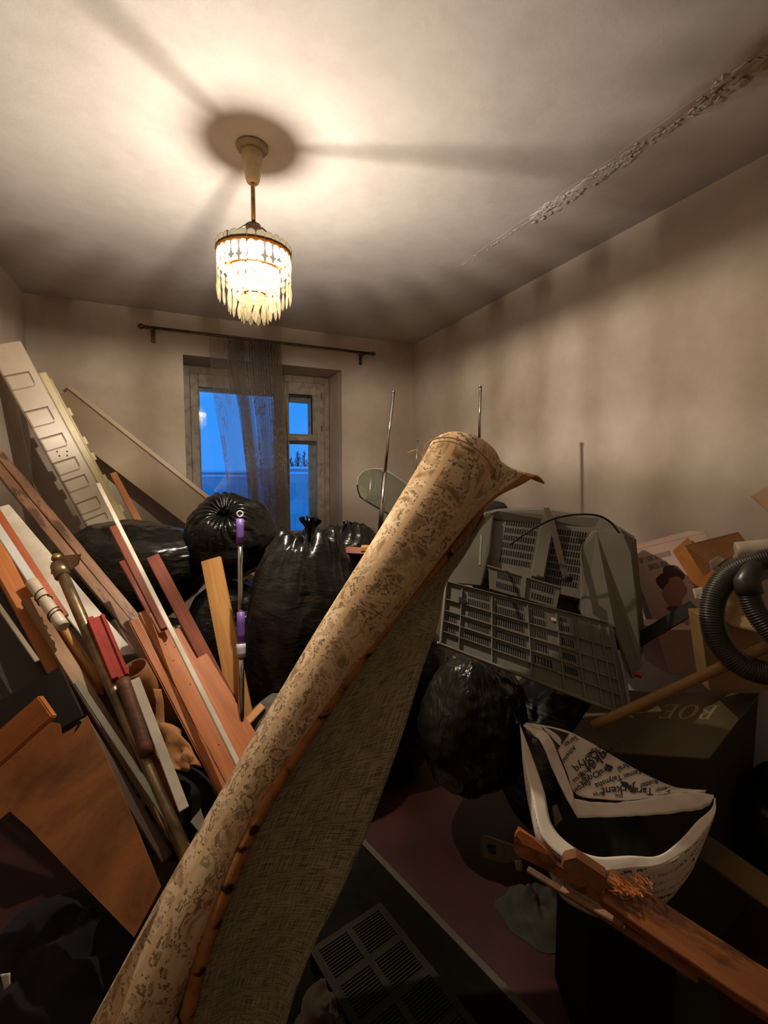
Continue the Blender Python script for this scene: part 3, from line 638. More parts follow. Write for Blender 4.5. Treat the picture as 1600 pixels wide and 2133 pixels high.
# ================================================================== garbage bags
def black_plastic(name, c=(19, 19, 17), rough=.28):
    m, t, b = nodes_of(name); v = coords(t)
    b.inputs['Base Color'].default_value = (*lin(c), 1); b.inputs['Roughness'].default_value = rough; b.inputs['Specular IOR Level'].default_value = .55
    n1 = noise_n(t, coords(t, (1.2, 1.2, 4.5)), 2.6, 4, .5, 1.6); n2 = noise_n(t, coords(t, (1.5, 1.5, 4)), 9, 2, .4, 1.2)
    mx = N(t, 'ShaderNodeMath', operation='MULTIPLY_ADD'); t.links.new(n2, mx.inputs[0]); mx.inputs[1].default_value = .28; t.links.new(n1, mx.inputs[2])
    bump(t, b, mx.outputs[0], .30, .03); MATS[name] = m; return m
M_BAG = black_plastic('black_bin_liner')
def streaky():
    m, t, b = nodes_of('stretched_bin_liner'); b.inputs['Base Color'].default_value = (*lin((38, 37, 32)), 1); b.inputs['Roughness'].default_value = .26
    f = noise_n(t, coords(t, (16, 16, 1.6)), 1.3, 2, .5, .6); bump(t, b, f, .55, .04); return m
M_BAG2 = streaky()
M_SACK = mat('grey_sacking', (96, 88, 76), (78, 72, 62), rough=.85, scale=12, bmp=.3, bscale=30)
def bag(name, c, rad, axis, label, seed, knot=True, m=M_BAG, folds=17, fold_amp=.12, lump=.12, crease=.03, zmin=None, group='black bin bags', tuft=.05, neck=.80, cat='bag', nu=110, nv=72):
    axis = nt(V(axis)); x = axis.orthogonal().normalized(); y_ = axis.cross(x); so = V((seed*3.1, seed*1.7, seed*.9)); vs = []
    rs = (rad[0]+rad[1]+rad[2])/3
    for j in range(nv):
        s = j/(nv-1)
        for i in range(nu):
            ph = 2*math.pi*i/nu
            th = math.pi*(max(0, (s-.07))/.93)**.9
            d = V((math.sin(th)*math.cos(ph), math.sin(th)*math.sin(ph), math.cos(th)))
            dw = x*d.x+y_*d.y+axis*d.z
            f = 1+lump*noise.noise(dw*1.6+so)+.035*noise.noise(dw*3+so)
            # gathers run out from the knot
            g = math.exp(-(th/.75)**2) if knot else 0
            pn = ph*folds/2/math.pi+.8*noise.noise((ph*1.2, th*1.5, seed))
            f += fold_amp*g*(abs(math.sin(pn*math.pi))-.6)*min(1, th*3.2)
            # sharp stretched creases
            r1 = 1-abs(noise.noise(V((dw.x*3, dw.y*3, dw.z*7))+so+V((noise.noise(dw*2), noise.noise(dw*2+V((5, 0, 0))), 0))*.8))*2
            f += crease*max(0, r1-.55)
            p = V((d.x*rad[0], d.y*rad[1], d.z*rad[2]))*f
            if knot:
                p.z -= rad[2]*.22*math.exp(-(th/.34)**2)   # dip round the neck
            if knot and s < .07:
                q = s/.07; rr = lerp(tuft, max(.010, tuft*.45), smooth(0, .7, q))*(1+.45*math.sin(ph*5+seed)+.3*math.sin(ph*3)); zz = rad[2]*neck+tuft*1.7*(1-q)
                p = V((rr*math.cos(ph), rr*math.sin(ph), zz+.25*tuft*math.sin(ph*4+seed)*(1-q)))
            pw = c+x*p.x+y_*p.y+axis*p.z
            if zmin is not None and pw.z < zmin: pw.z = zmin+(pw.z-zmin)*.08
            vs.append(pw)
    fs = []
    for j in range(nv-1):
        for i in range(nu):
            a, b = j*nu+i, j*nu+(i+1) % nu; fs.append((a, b, b+nu, a+nu))
    o = obj(name, mesh(vs, fs), m, smooth=True); recentre(o, c-V((0, 0, min(rad)*.9)))
    tag(o, label, cat, group); return o
up = V((0, 0, 1))
bag('garbage_bag', A(255, 1200, 2.42), (.28, .28, .46), RT*.9+up*.22-FW*.1, 'long black bin bag lying at the left below the moulded panel', 1, knot=False, crease=.04)
bag('garbage_bag', A(484, 1118, 2.36), (.215, .215, .20), -FW*.7+up*.75, 'round knotted black bin bag on top of the pile in front of the window', 2, folds=21, fold_amp=.22, tuft=.02)
bag('garbage_bag', A(478, 1370, 2.42), (.25, .25, .42), up+RT*.1, 'dark bin bag under the round knotted one behind the mop handle', 3, knot=False, crease=.05, zmin=.02)
bag('garbage_bag', A(350, 1430, 2.30), (.22, .22, .34), up, 'dark bin bag behind the pine battens', 12, knot=False, crease=.05, zmin=.02)
bag('garbage_bag', A(634, 1330, 2.08), (.265, .255, .53), up+RT*.06, 'big upright black bin bag with a twisted top in the centre', 4, folds=13, fold_amp=.13, tuft=.035, neck=.90, crease=.05, zmin=.02)
bag('garbage_bag', A(722, 1205, 2.62), (.25, .24, .33), up+RT*.05, 'smaller black bin bag right behind the big central one', 5, folds=15, tuft=.03, crease=.04)
bag('garbage_bag', A(812, 1430, 2.35), (.30, .28, .42), up, 'dark bin bag behind the carpet roll', 6, knot=False, crease=.05, zmin=.02)
bag('garbage_bag', A(985, 1500, 1.86), (.23, .20, .30), up-FW*.2, 'stretched black bin bag under the television back', 7, folds=26, fold_amp=.05, crease=.06, zmin=.02, knot=False, m=M_BAG2)
bag('garbage_bag', A(1150, 1560, 1.85), (.26, .22, .30), up, 'dark bin bag hidden in shadow right under the television back', 13, knot=False, zmin=.02)
bag('garbage_bag', A(1645, 1725, 1.40), (.15, .13, .20), up, 'added dark bin bag filling the dark right edge beside the lettered box', 14, knot=False)  # added bag, stands in for the darkness beside the box
bag('sack', A(566, 1510, 1.80), (.10, .09, .12), up+RT*.5, 'small dull grey sack left of the carpet roll', 8, m=M_SACK, folds=9, tuft=.02, group=None, cat='sack')
bag('debris_sack', A(400, 1660, 1.54), (.20, .17, .13), up, 'dark sack lying on the floor between the battens and the carpet', 9, m=mat('dark_sack', (20, 18, 16), (28, 24, 21), rough=.8, spec=.2), knot=False, group=None, cat='sack', zmin=.02)

# ================================================================== carpet roll
def carpet_mat():
    m, t, b = nodes_of('woven_carpet'); v0 = coords(t, (1, 1, 1), 'UV')
    sn = N(t, 'ShaderNodeVectorMath', operation='SNAP'); sn.inputs[1].default_value = (.0032, .0045, 1); t.links.new(v0, sn.inputs[0]); v = sn.outputs[0]
    sp = N(t, 'ShaderNodeSeparateXYZ'); t.links.new(v, sp.inputs[0])
    n1 = noise_n(t, v, 17, 3, .55, .9); n2 = noise_n(t, v, 9, 2, .5, .4); n3 = noise_n(t, v, 60, 2, .6)
    base = ramp(t, n1, [(.33, lin((146, 120, 90))), (.43, lin((212, 182, 144))), (.56, lin((222, 196, 160))), (.68, lin((168, 140, 108)))])
    line = ramp(t, n1, [(.446, (0, 0, 0)), (.458, (1, 1, 1)), (.480, (1, 1, 1)), (.492, (0, 0, 0))])
    line2 = ramp(t, n1, [(.575, (0, 0, 0)), (.583, (1, 1, 1)), (.598, (1, 1, 1)), (.606, (0, 0, 0))])
    zone = ramp(t, n2, [(.40, (.5, .5, .5)), (.5, (1, 1, 1))])
    ad = N(t, 'ShaderNodeMath', operation='MAXIMUM'); t.links.new(line, ad.inputs[0]); t.links.new(line2, ad.inputs[1])
    mu = N(t, 'ShaderNodeMath', operation='MULTIPLY'); t.links.new(ad.outputs[0], mu.inputs[0]); t.links.new(zone, mu.inputs[1])
    sc = N(t, 'ShaderNodeMath', operation='MULTIPLY'); t.links.new(mu.outputs[0], sc.inputs[0]); sc.inputs[1].default_value = .7
    mx = N(t, 'ShaderNodeMixRGB'); t.links.new(sc.outputs[0], mx.inputs[0]); t.links.new(base, mx.inputs[1]); mx.inputs[2].default_value = (*lin((62, 46, 32)), 1)
    # plain woven bands running the length of the carpet
    wv = N(t, 'ShaderNodeMath', operation='SINE'); ml = N(t, 'ShaderNodeMath', operation='MULTIPLY'); ml.inputs[1].default_value = 78; t.links.new(sp.outputs[0], ml.inputs[0]); t.links.new(ml.outputs[0], wv.inputs[0])
    band = ramp(t, wv.outputs[0], [(.88, (0, 0, 0)), (.93, (1, 1, 1))])
    m2 = N(t, 'ShaderNodeMixRGB'); t.links.new(band, m2.inputs[0]); t.links.new(mx.outputs[0], m2.inputs[1]); m2.inputs[2].default_value = (*lin((212, 178, 136)), 1)
    # rust-brown selvedge with dark marks at u > 1
    nb = noise_n(t, v, 22, 2, .5, .8); bc = ramp(t, nb, [(.34, lin((52, 36, 24))), (.40, lin((146, 98, 58))), (.65, lin((170, 116, 70)))])
    ge = N(t, 'ShaderNodeMath', operation='GREATER_THAN'); ge.inputs[1].default_value = 1.0; t.links.new(sp.outputs[0], ge.inputs[0])
    m3 = N(t, 'ShaderNodeMixRGB'); t.links.new(ge.outputs[0], m3.inputs[0]); t.links.new(m2.outputs[0], m3.inputs[1]); t.links.new(bc, m3.inputs[2])
    t.links.new(m3.outputs[0], b.inputs['Base Color']); b.inputs['Roughness'].default_value = .95; b.inputs['Specular IOR Level'].default_value = .1
    ck = N(t, 'ShaderNodeTexChecker'); ck.inputs['Scale'].default_value = 220; t.links.new(v0, ck.inputs[0])
    h = N(t, 'ShaderNodeMath', operation='MULTIPLY_ADD'); t.links.new(n3, h.inputs[0]); h.inputs[1].default_value = 1.2; t.links.new(ck.outputs['Fac'], h.inputs[2])
    bump(t, b, h.outputs[0], .5, .002); return m
def burlap_mat():
    m, t, b = nodes_of('jute_backing'); v = coords(t, (1, 1, 1), 'UV')
    n1 = noise_n(t, coords(t, (380, 18, 1), 'UV'), 1, 2, .6); n2 = noise_n(t, coords(t, (18, 380, 1), 'UV'), 1, 2, .6); n3 = noise_n(t, v, 5, 4, .6)
    ad = N(t, 'ShaderNodeMath', operation='ADD'); t.links.new(n1, ad.inputs[0]); t.links.new(n2, ad.inputs[1])
    c = ramp(t, ad.outputs[0], [(.7, lin((80, 76, 58))), (1.0, lin((122, 115, 90))), (1.25, lin((158, 150, 120)))])
    e = N(t, 'ShaderNodeMixRGB', blend_type='MULTIPLY'); e.inputs[0].default_value = .5; t.links.new(c, e.inputs[1]); t.links.new(ramp(t, n3, [(.3, (.6, .58, .5)), (.65, (1, 1, 1))]), e.inputs[2])
    t.links.new(e.outputs[0], b.inputs['Base Color']); b.inputs['Roughness'].default_value = .95; bump(t, b, ad.outputs[0], .5, .002); return m
M_CARPET, M_BURLAP = carpet_mat(), burlap_mat()
# axis stations: pixel x, pixel y, depth, radius
ST = [(962, 958, 1.50, .118), (941, 1000, 1.46, .118), (826, 1170, 1.42, .100), (710, 1340, 1.37, .085), (585, 1540, 1.29, .072), (492, 1700, 1.23, .070), (388, 1900, 1.15, .078), (273, 2133, 1.08, .086), (190, 2300, 1.04, .09)]
axp = spline([A(*s[:3]) for s in ST], 9); rdp = [q.x for q in spline([V((s[3], 0, 0)) for s in ST], 9)]
def stations(): return [(axp[i], rdp[i], i/(len(axp)-1)) for i in range(len(axp))]
lens = [0]
for i in range(1, len(axp)): lens.append(lens[-1]+(axp[i]-axp[i-1]).length)
roll = empty('carpet_roll', axp[-1]); tag(roll, 'big rolled up beige carpet leaning diagonally across the room, jute back showing', 'carpet')
vs = []; uv = []; NA = 150
for i, (c, r, t_) in enumerate(stations()):
    ax = nt(axp[min(i+1, len(axp)-1)]-axp[max(i-1, 0)])          # points down
    toc = nt(CAM-c); e1 = nt(toc-ax*toc.dot(ax)); e2 = nt(ax.cross(e1))
    if e2.dot(RT) < 0: e2 = -e2                                    # e1 to camera, e2 to image right
    lip = .012+.115*smooth(.20, .0, t_)**1.3                      # free edge that flares at the top
    for k in range(NA):
        q = k/(NA-1)
        if q < .86:
            a = lerp(-2*math.pi*1.55, math.radians(62), q/.86)     # spiral, ends at lower right
            rr = r*(1-.30*(1-q/.86)) if q/.86 < .62 else r*(1-.30*(1-q/.86))
            p = e1*math.cos(a)*rr+e2*math.sin(a)*rr
        else:
            a = math.radians(62); f_ = (q-.86)/.14; tg = -e1*math.sin(a)+e2*math.cos(a); nr = e1*math.cos(a)+e2*math.sin(a)
            p = nr*r+tg*lip*f_+nr*lip*(.75*f_*f_)*smooth(.25, 0, t_)+nr*lip*.2*f_
        p = p+c
        if t_ < .02: p -= ax*.012*math.sin(q*9)
        if q > .86: p -= ax*(q-.86)/.14*.045*smooth(.2, 0, t_)
        vs.append(p); uv.append((q*.9 if q < .97 else 1.0+(q-.92)*.5, lens[i]))
me = mesh(vs, grid_faces(len(axp), NA)); ul = me.uv_layers.new(name='UVMap')
for l in me.loops: ul.data[l.index].uv = uv[l.vertex_index]
o = obj('rolled_layers', me, M_CARPET, smooth=True); solid(o, .006, 0)
o.parent = roll; o.matrix_parent_inverse = Matrix.Translation(-axp[-1])
# second edge lying just right of the roll
edge = spline([A(1004, 1058, 1.46), A(960, 1122, 1.44), A(900, 1190, 1.41), A(775, 1345, 1.34), A(645, 1528, 1.26), A(542, 1695, 1.19), A(470, 1860, 1.13), A(420, 2000, 1.09), A(385, 2133, 1.06), A(340, 2300, 1.02)], 10)
v, f = tube_data(edge, lambda q: lerp(.012, .017, smooth(0, .6, q)), 10)
me = mesh(v, f); ul = me.uv_layers.new(name='UVMap')
for l in me.loops: ul.data[l.index].uv = (1.1+(l.vertex_index % 10)*.008, (l.vertex_index//10)*.02)
o = obj('carpet_edge', me, M_CARPET, smooth=True); o.parent = roll; o.matrix_parent_inverse = Matrix.Translation(-axp[-1])
fl_r = spline([A(1010, 1085, 1.45), A(972, 1150, 1.43), A(930, 1215, 1.40), A(912, 1300, 1.37), A(880, 1395, 1.35), A(838, 1530, 1.31), A(770, 1722, 1.24), A(700, 1880, 1.18), A(640, 2005, 1.13), A(596, 2133, 1.09), A(560, 2300, 1.03)], 9)
NW = 26; vs = []; uv = []; n = 90
def samp(c, q):
    x = q*(len(c)-1); i = min(int(x), len(c)-2); return lerp(c[i], c[i+1], x-i)
for i in range(n):
    q = i/(n-1); a, b = samp(edge, q), samp(fl_r, q)
    for k in range(NW):
        w_ = k/(NW-1); p = lerp(a, b, w_)+FW*(.035*math.sin(w_*math.pi)*q*1.2)+FW*.012*noise.noise((w_*3, q*7, 4))
        vs.append(p); uv.append((w_*.35, q*1.6))
me = mesh(vs, grid_faces(n, NW)); ul = me.uv_layers.new(name='UVMap')
for l in me.loops: ul.data[l.index].uv = uv[l.vertex_index]
o = obj('loose_flap', me, M_BURLAP, smooth=True); solid(o, .007, 0); o.parent = roll; o.matrix_parent_inverse = Matrix.Translation(-axp[-1]); o['label'] = 'grey green jute back of the loose carpet flap'
# string tied round the top
pts = []
i0 = 7; c = axp[i0]; ax = nt(axp[i0+1]-axp[i0-1]); toc = nt(CAM-c); e1 = nt(toc-ax*toc.dot(ax)); e2 = ax.cross(e1); e2 = e2 if e2.dot(RT) > 0 else -e2
for k in range(40):
    a = lerp(math.radians(-110), math.radians(64), k/39); pts.append(c+(e1*math.cos(a)+e2*math.sin(a))*(rdp[i0]+.006)-ax*(.02*math.sin(k/39*math.pi)+.01))
pts = [pts[0]-e2*.05+ax*.012, pts[0]-e2*.03-ax*.012]+pts
o = obj('string', tube(spline(pts, 3), .0022, 6), mat('jute_string', (176, 138, 96), None, rough=.9), smooth=True); o.parent = roll; o.matrix_parent_inverse = Matrix.Translation(-axp[-1])

# ================================================================== television back
M_TV = mat('dark_grey_abs', (116, 112, 102), (104, 100, 91), rough=.5, scale=3, bmp=.08, bscale=200)
M_TVE = mat('worn_abs_ribs', (124, 119, 106), (108, 104, 92), rough=.5, scale=20)
tvb = A(1120, 1430, 1.6); tv = empty('television_back', tvb); tag(tv, 'dark grey slotted plastic back of an old television lying on the pile', 'television')
def tvp(name, me, m, par=tv, smooth=False):
    o = obj(name, me, m, smooth=smooth); o.parent = par
    o.matrix_parent_inverse = Matrix.Translation(-tvb) if par is tv else Matrix()
    return o
class Patch:
    def __init__(s, tl, trr, br, bl):
        s.c = [A(*p) for p in (tl, trr, br, bl)]
        s.n = nt((s.c[1]-s.c[0]).cross(s.c[3]-s.c[0])); s.n = s.n if s.n.dot(CAM-s.c[0]) > 0 else -s.n
        s.c[2] = s.c[2]-s.n*(s.c[2]-s.c[0]).dot(s.n)      # keep the panel flat
    def __call__(s, u, v, h=0):
        c = s.c; return (c[0]*(1-u)+c[1]*u)*(1-v)+(c[3]*(1-u)+c[2]*u)*v+s.n*h
    def box(s, bm, u0, u1, v0, v1, h0, h1):
        vs = [bm.verts.new(s(u, v, h)) for u in (u0, u1) for v in (v0, v1) for h in (h0, h1)]
        for q in ((0, 1, 3, 2), (4, 6, 7, 5), (0, 4, 5, 1), (2, 3, 7, 6), (0, 2, 6, 4), (1, 5, 7, 3)): bm.faces.new([vs[i] for i in q])
def vent(P, u0, u1, v0, v1, n, par, slant=0):
    """a block of narrow slots: dark recess with bars across it"""
    bm = bmesh.new(); P.box(bm, u0, u1, v0, v1, -.001, .0006); rec = tvp('vent_recess', bm_mesh(bm), M_BLACK)
    bm = bmesh.new(); w_ = (u1-u0)/n
    for i in range(n+1): P.box(bm, u0+i*w_-w_*.13, u0+i*w_+w_*.13, v0, v1, 0, .0016)
    tvp('vent_bars', bm_mesh(bm), M_TV)
PL_ = Patch((930, 1212, 1.62), (1276, 1300, 1.52), (1308, 1496, 1.42), (918, 1342, 1.53))
bm = bmesh.new(); PL_.box(bm, 0, 1, 0, 1, -.03, 0); tvp('base_plate', bm_mesh(bm), M_TV)
bm = bmesh.new()
for u in (.0, .10, .285, .50, .67, .775, .86, .92, .965): PL_.box(bm, u-.0028, u+.0028, .05, .985, 0, .009)
for v_ in (.0, .29, .47, .64, .80, .985): PL_.box(bm, -.004, .97, v_-.006, v_+.006, 0, .009)
tvp('rib_grid', bm_mesh(bm), M_TVE)
rim = spline([PL_(0, 0, .006), PL_(.0, .5, .006), PL_(.0, .96, .006), PL_(.02, 1.0, .006), PL_(.5, 1.0, .006), PL_(.96, 1.0, .006), PL_(.995, .96, .006), PL_(1.005, .6, .006), PL_(1.0, .3, .006)], 6)
tvp('rim', tube(rim, .005, 8), M_TVE, smooth=True)
for (u0, u1, v0, v1, n) in ((.14, .27, .06, .13, 12), (.14, .27, .17, .25, 12), (.145, .27, .34, .43, 11), (.145, .27, .52, .60, 11), (.13, .27, .68, .77, 12), (.31, .47, .05, .13, 13), (.31, .475, .17, .26, 13), (.31, .47, .33, .43, 12), (.31, .475, .52, .61, 13), (.31, .48, .68, .77, 13), (.525, .60, .07, .15, 6), (.525, .60, .19, .26, 6), (.53, .60, .35, .43, 5), (.53, .60, .52, .60, 5), (.52, .62, .68, .77, 6), (.685, .755, .34, .43, 6), (.685, .755, .52, .60, 6), (.685, .755, .68, .76, 6), (.69, .73, .08, .13, 4), (.69, .74, .18, .25, 4), (.025, .075, .52, .60, 4), (.025, .075, .70, .77, 4)):
    vent(PL_, u0, u1, v0, v1, n, tv)
for u, v_, s in ((.10, .44, .008), (.68, .58, .008), (.645, .19, .006)):
    o = tvp('screw_boss', lathe([(0, .004), (s*.5, .004), (s*.5, .012), (s, .012), (s, 0), (0, 0)], 12), M_TVE); o.matrix_world = Matrix.Translation(PL_(u, v_, 0)) @ V((0, 0, 1)).rotation_difference(PL_.n).to_matrix().to_4x4()
    o.parent = tv; o.matrix_parent_inverse = Matrix.Translation(-tvb)
bm = bmesh.new(); PL_.box(bm, .085, .125, .20, .28, 0, .012); tvp('socket_block', bm_mesh(bm), M_BLACK)
bm = bmesh.new(); PL_.box(bm, .64, .665, .12, .16, 0, .004); tvp('paper_sticker', bm_mesh(bm), mat('paper_white', (210, 206, 198), None, rough=.7))
# mid shelf with two louvred blocks
P2 = Patch((1018, 1180, 1.66), (1168, 1225, 1.60), (1160, 1266, 1.57), (1020, 1226, 1.63))
bm = bmesh.new(); P2.box(bm, 0, 1, 0, 1, -.05, 0); tvp('mid_shelf', bm_mesh(bm), M_TV)
bm = bmesh.new(); P2.box(bm, -.02, 1.02, -.04, .02, 0, .006); P2.box(bm, .47, .53, 0, 1, 0, .008); tvp('shelf_ridge', bm_mesh(bm), M_TVE)
for a in ((.12, .44, .14, .40, 11), (.1, .44, .58, .84, 11), (.58, .92, .14, .40, 10), (.62, .92, .60, .86, 8)): vent(P2, *a, tv)
# rear wall with two columns of vents, recessed
P3 = Patch((1040, 1078, 1.80), (1238, 1098, 1.74), (1210, 1235, 1.64), (1020, 1190, 1.70))
bm = bmesh.new(); P3.box(bm, -.06, 1.08, -.10, 1.1, -.03, 0); tvp('rear_wall', bm_mesh(bm), M_TV)
for j in range(6): vent(P3, .08, .42, .04+j*.135, .13+j*.135, 13, tv)
for j in range(8): vent(P3, .60, .94, .10+j*.112, .185+j*.112, 13, tv)
bm = bmesh.new(); P3.box(bm, .45, .57, -.06, .98, 0, .035); tvp('centre_pillar', bm_mesh(bm), M_TV)
# side cheeks
def hull(name, pts_front, back, m, bev=.006):
    c = [A(*p) for p in pts_front]; k = len(c); b_ = [p+back for p in c]
    bm = bmesh.new(); f = [bm.verts.new(p) for p in c]; g_ = [bm.verts.new(p) for p in b_]
    bm.faces.new(f); bm.faces.new(g_[::-1])
    for i in range(k): bm.faces.new((f[i], g_[i], g_[(i+1) % k], f[(i+1) % k]))
    bmesh.ops.recalc_face_normals(bm, faces=bm.faces[:])
    if bev: bmesh.ops.bevel(bm, geom=bm.edges[:], offset=bev, segments=2, affect='EDGES')
    return tvp(name, bm_mesh(bm), m)
BK = nt(FW+RT*.25+up*.05)
hull('side_cheek', [(984, 1086, 1.74), (1000, 1072, 1.76), (1030, 1070, 1.78), (1022, 1150, 1.70), (1004, 1222, 1.63), (930, 1216, 1.64), (945, 1160, 1.68)], BK*.16, M_TV)
hull('side_cheek', [(1212, 1140, 1.68), (1240, 1104, 1.71), (1300, 1110, 1.68), (1318, 1150, 1.64), (1330, 1250, 1.58), (1338, 1390, 1.50), (1318, 1420, 1.47), (1278, 1310, 1.52), (1212, 1285, 1.56)], BK*.16, M_TV)
hull('top_hood', [(1000, 1074, 1.77), (1035, 1062, 1.79), (1140, 1062, 1.78), (1250, 1078, 1.75), (1300, 1102, 1.71), (1292, 1116, 1.70), (1238, 1102, 1.735), (1040, 1082, 1.785)], BK*.2, M_TV)
hull('front_rim', [(960, 1180, 1.80), (1010, 1066, 1.88), (1250, 1072, 1.84), (1326, 1120, 1.80), (1346, 1340, 1.66), (1330, 1400, 1.6), (1000, 1250, 1.74)], BK*.1, M_TV)
for a in ((1003, 1115, 1000, 1178), (1245, 1165, 1238, 1288)):
    tvp('cheek_rib', tube([A(a[0], a[1], 1.655), A(a[2], a[3], 1.56)], .004, 6), M_TVE)
o = tvp('strap', box_mesh((0, 0, 0), (1, 1, 1)), M_TVE); bpy.data.objects.remove(o)
st = spline([A(1138, 1058, 1.72), A(1150, 1090, 1.68), A(1165, 1150, 1.62), A(1178, 1200, 1.575)], 6)
vs = []
for p in st: vs += [p-RT*.010, p+RT*.010]
me = mesh(vs, [(2*i, 2*i+1, 2*i+3, 2*i+2) for i in range(len(st)-1)]); o = tvp('strap', me, mat('grey_strap', (92, 84, 74), None, rough=.7)); solid(o, .004)
o = tvp('strap_clip', box_mesh((-.018, -.01, -.01), (.018, .01, .008), .003), M_BLACK); o.location = A(1182, 1205, 1.565); o.matrix_parent_inverse = Matrix.Translation(-tvb)
cb = spline([A(1062, 1135, 1.64), A(1100, 1108, 1.60), A(1150, 1082, 1.60), A(1200, 1072, 1.62), A(1245, 1074, 1.64), A(1272, 1088, 1.66), A(1290, 1110, 1.665)], 8)
o = obj('cable', tube(cb, .0035, 7), M_BLACK, smooth=True); recentre(o, cb[0]); tag(o, 'thin black cable arching over the television back', 'cable')
pipe('red_stick', (1312, 1398, 1.50), (1338, 1408, 1.48), 6, M_REDP, 'short red plastic stick poking out beside the television back', 'stick')
bag('cloth_bundle', A(1030, 1066, 1.98), (.09, .06, .045), up, 'charcoal cloth bundle behind the top of the television back', 33, knot=False, m=mat('charcoal_cloth', (28, 27, 26), None, rough=.9), group=None, cat='cloth', nu=50, nv=30)

# ================================================================== antennas and glass shelf behind the carpet
bs = board('shelf_plank', (728, 1152, 2.35), (860, 1160, 2.25), 14, .10, wood('cherry_veneer', (120, 58, 34), (146, 74, 42)), 'cherry veneer shelf board carrying the aerial base', 'shelf board', hint=(.9, .3))
ba = A(782, 1142, 2.30); an = empty('telescopic_aerial', ba); tag(an, 'tall telescopic aerial with an orange base block', 'aerial')
def rodpart(n, p, q, r, par): return obj(n, tube([p-par.location, q-par.location], r, 10), M_STEEL, par, smooth=True)
m1, tp = A(802, 985, 2.30), A(820, 818, 2.30)
rodpart('lower_tube', A(790, 1135, 2.30), m1, .013, an); rodpart('upper_tube', m1, tp, .0075, an)
o = obj('tip', lathe([(0, .01), (.008, .008), (.009, 0), (0, -.004)], 10), M_STEEL, an, smooth=True); o.location = tp-ba
o = obj('base_block', box_mesh((-.07, -.03, -.012), (.01, .03, .012), .003), W_TAN, an); o.rotation_euler = (0, 0, -YAW)
o = obj('metal_foot', box_mesh((.012, -.03, -.014), (.07, .03, .010), .003), M_PIPE, an); o.rotation_euler = (0, 0, -YAW)
o = obj('cross_clip', tube([A(781, 977, 2.29)-ba, A(800, 983, 2.29)-ba], .003, 6), M_STEEL, an)
for px0, py0, px1, py1, d_, r, lab in ((870, 918, 862, 1040, 2.5, .005, 'short thin aerial rod standing left of the carpet top'), (1001, 806, 997, 960, 2.15, .0085, 'tall aerial rod rising behind the carpet top')):
    e_ = empty('aerial_rod', A(px1, py1, d_)); tag(e_, lab, 'aerial')
    p, q = A(px0, py0, d_), A(px1-(px0-px1)*.8, py1+(py1-py0)*1.1, d_); md = lerp(p, q, .35)
    rodpart('upper_tube', p, md, r*.75, e_); rodpart('lower_tube', md, q, r, e_)
    o = obj('tip', lathe([(0, .008), (r, .006), (r*1.1, 0), (0, -.003)], 10), M_STEEL, e_, smooth=True); o.location = p-e_.location
# rounded glass shelf
c_ = [(744, 1010), (748, 992), (762, 980), (785, 976), (808, 982), (850, 1010), (910, 1060), (890, 1110), (830, 1082), (760, 1042), (748, 1028)]
M_GLS = glass('greenish_glass', (.80, .88, .84), .06, .02)
gs = slab('glass_shelf', [(x, y_, 2.42+(x-744)*.0006) for x, y_ in c_], .006, M_GLS, 'clear glass shelf with rounded corners behind the tall aerial', 'glass shelf')
pts = [A(x, y_, 2.42+(x-744)*.0006-.004) for x, y_ in c_[:6]]
pts2 = [A(x, y_, 2.42+(x-744)*.0006-.004) for x, y_ in (c_[0], c_[10], c_[9], c_[8])]
o = obj('polished_edge', tube(spline(pts2, 5), .004, 6), mat('dark_glass_edge', (36, 44, 40), None, rough=.2)); o.parent = gs; o.matrix_parent_inverse = Matrix.Translation(-gs.location)
o = obj('polished_edge', tube(spline(pts, 5), .0025, 6), mat('pale_glass_edge', (176, 190, 184), None, rough=.2)); o.parent = gs; o.matrix_parent_inverse = Matrix.Translation(-gs.location)
wr = spline([A(912, 962, 1.66), A(898, 966, 1.66), A(888, 968, 1.66), A(892, 976, 1.66), A(906, 984, 1.66)], 6)
o = obj('wire_hook', tube(wr, .003, 6), M_STEEL, smooth=True); recentre(o, wr[0]); tag(o, 'small bent wire hook beside the carpet top', 'hook')

# ================================================================== right hand side
def cuboid(name, near, ex, ey, ez, m, label=None, cat='box', bev=.002):
    """box from its near corner and three edge vectors"""
    bm = bmesh.new(); vs = [bm.verts.new(near+ex*a+ey*b+ez*c) for a in (0, 1) for b in (0, 1) for c in (0, 1)]
    for q in ((0, 1, 3, 2), (4, 6, 7, 5), (0, 4, 5, 1), (2, 3, 7, 6), (0, 2, 6, 4), (1, 5, 7, 3)): bm.faces.new([vs[i] for i in q])
    bmesh.ops.recalc_face_normals(bm, faces=bm.faces[:])
    if bev: bmesh.ops.bevel(bm, geom=bm.edges[:], offset=bev, segments=1, affect='EDGES')
    o = obj(name, bm_mesh(bm), m); base = min((near+ex*a+ey*b+ez*c for a in (0, 1) for b in (0, 1) for c in (0, 1)), key=lambda q: q.z); recentre(o, base)
    if label: tag(o, label, cat)
    return o
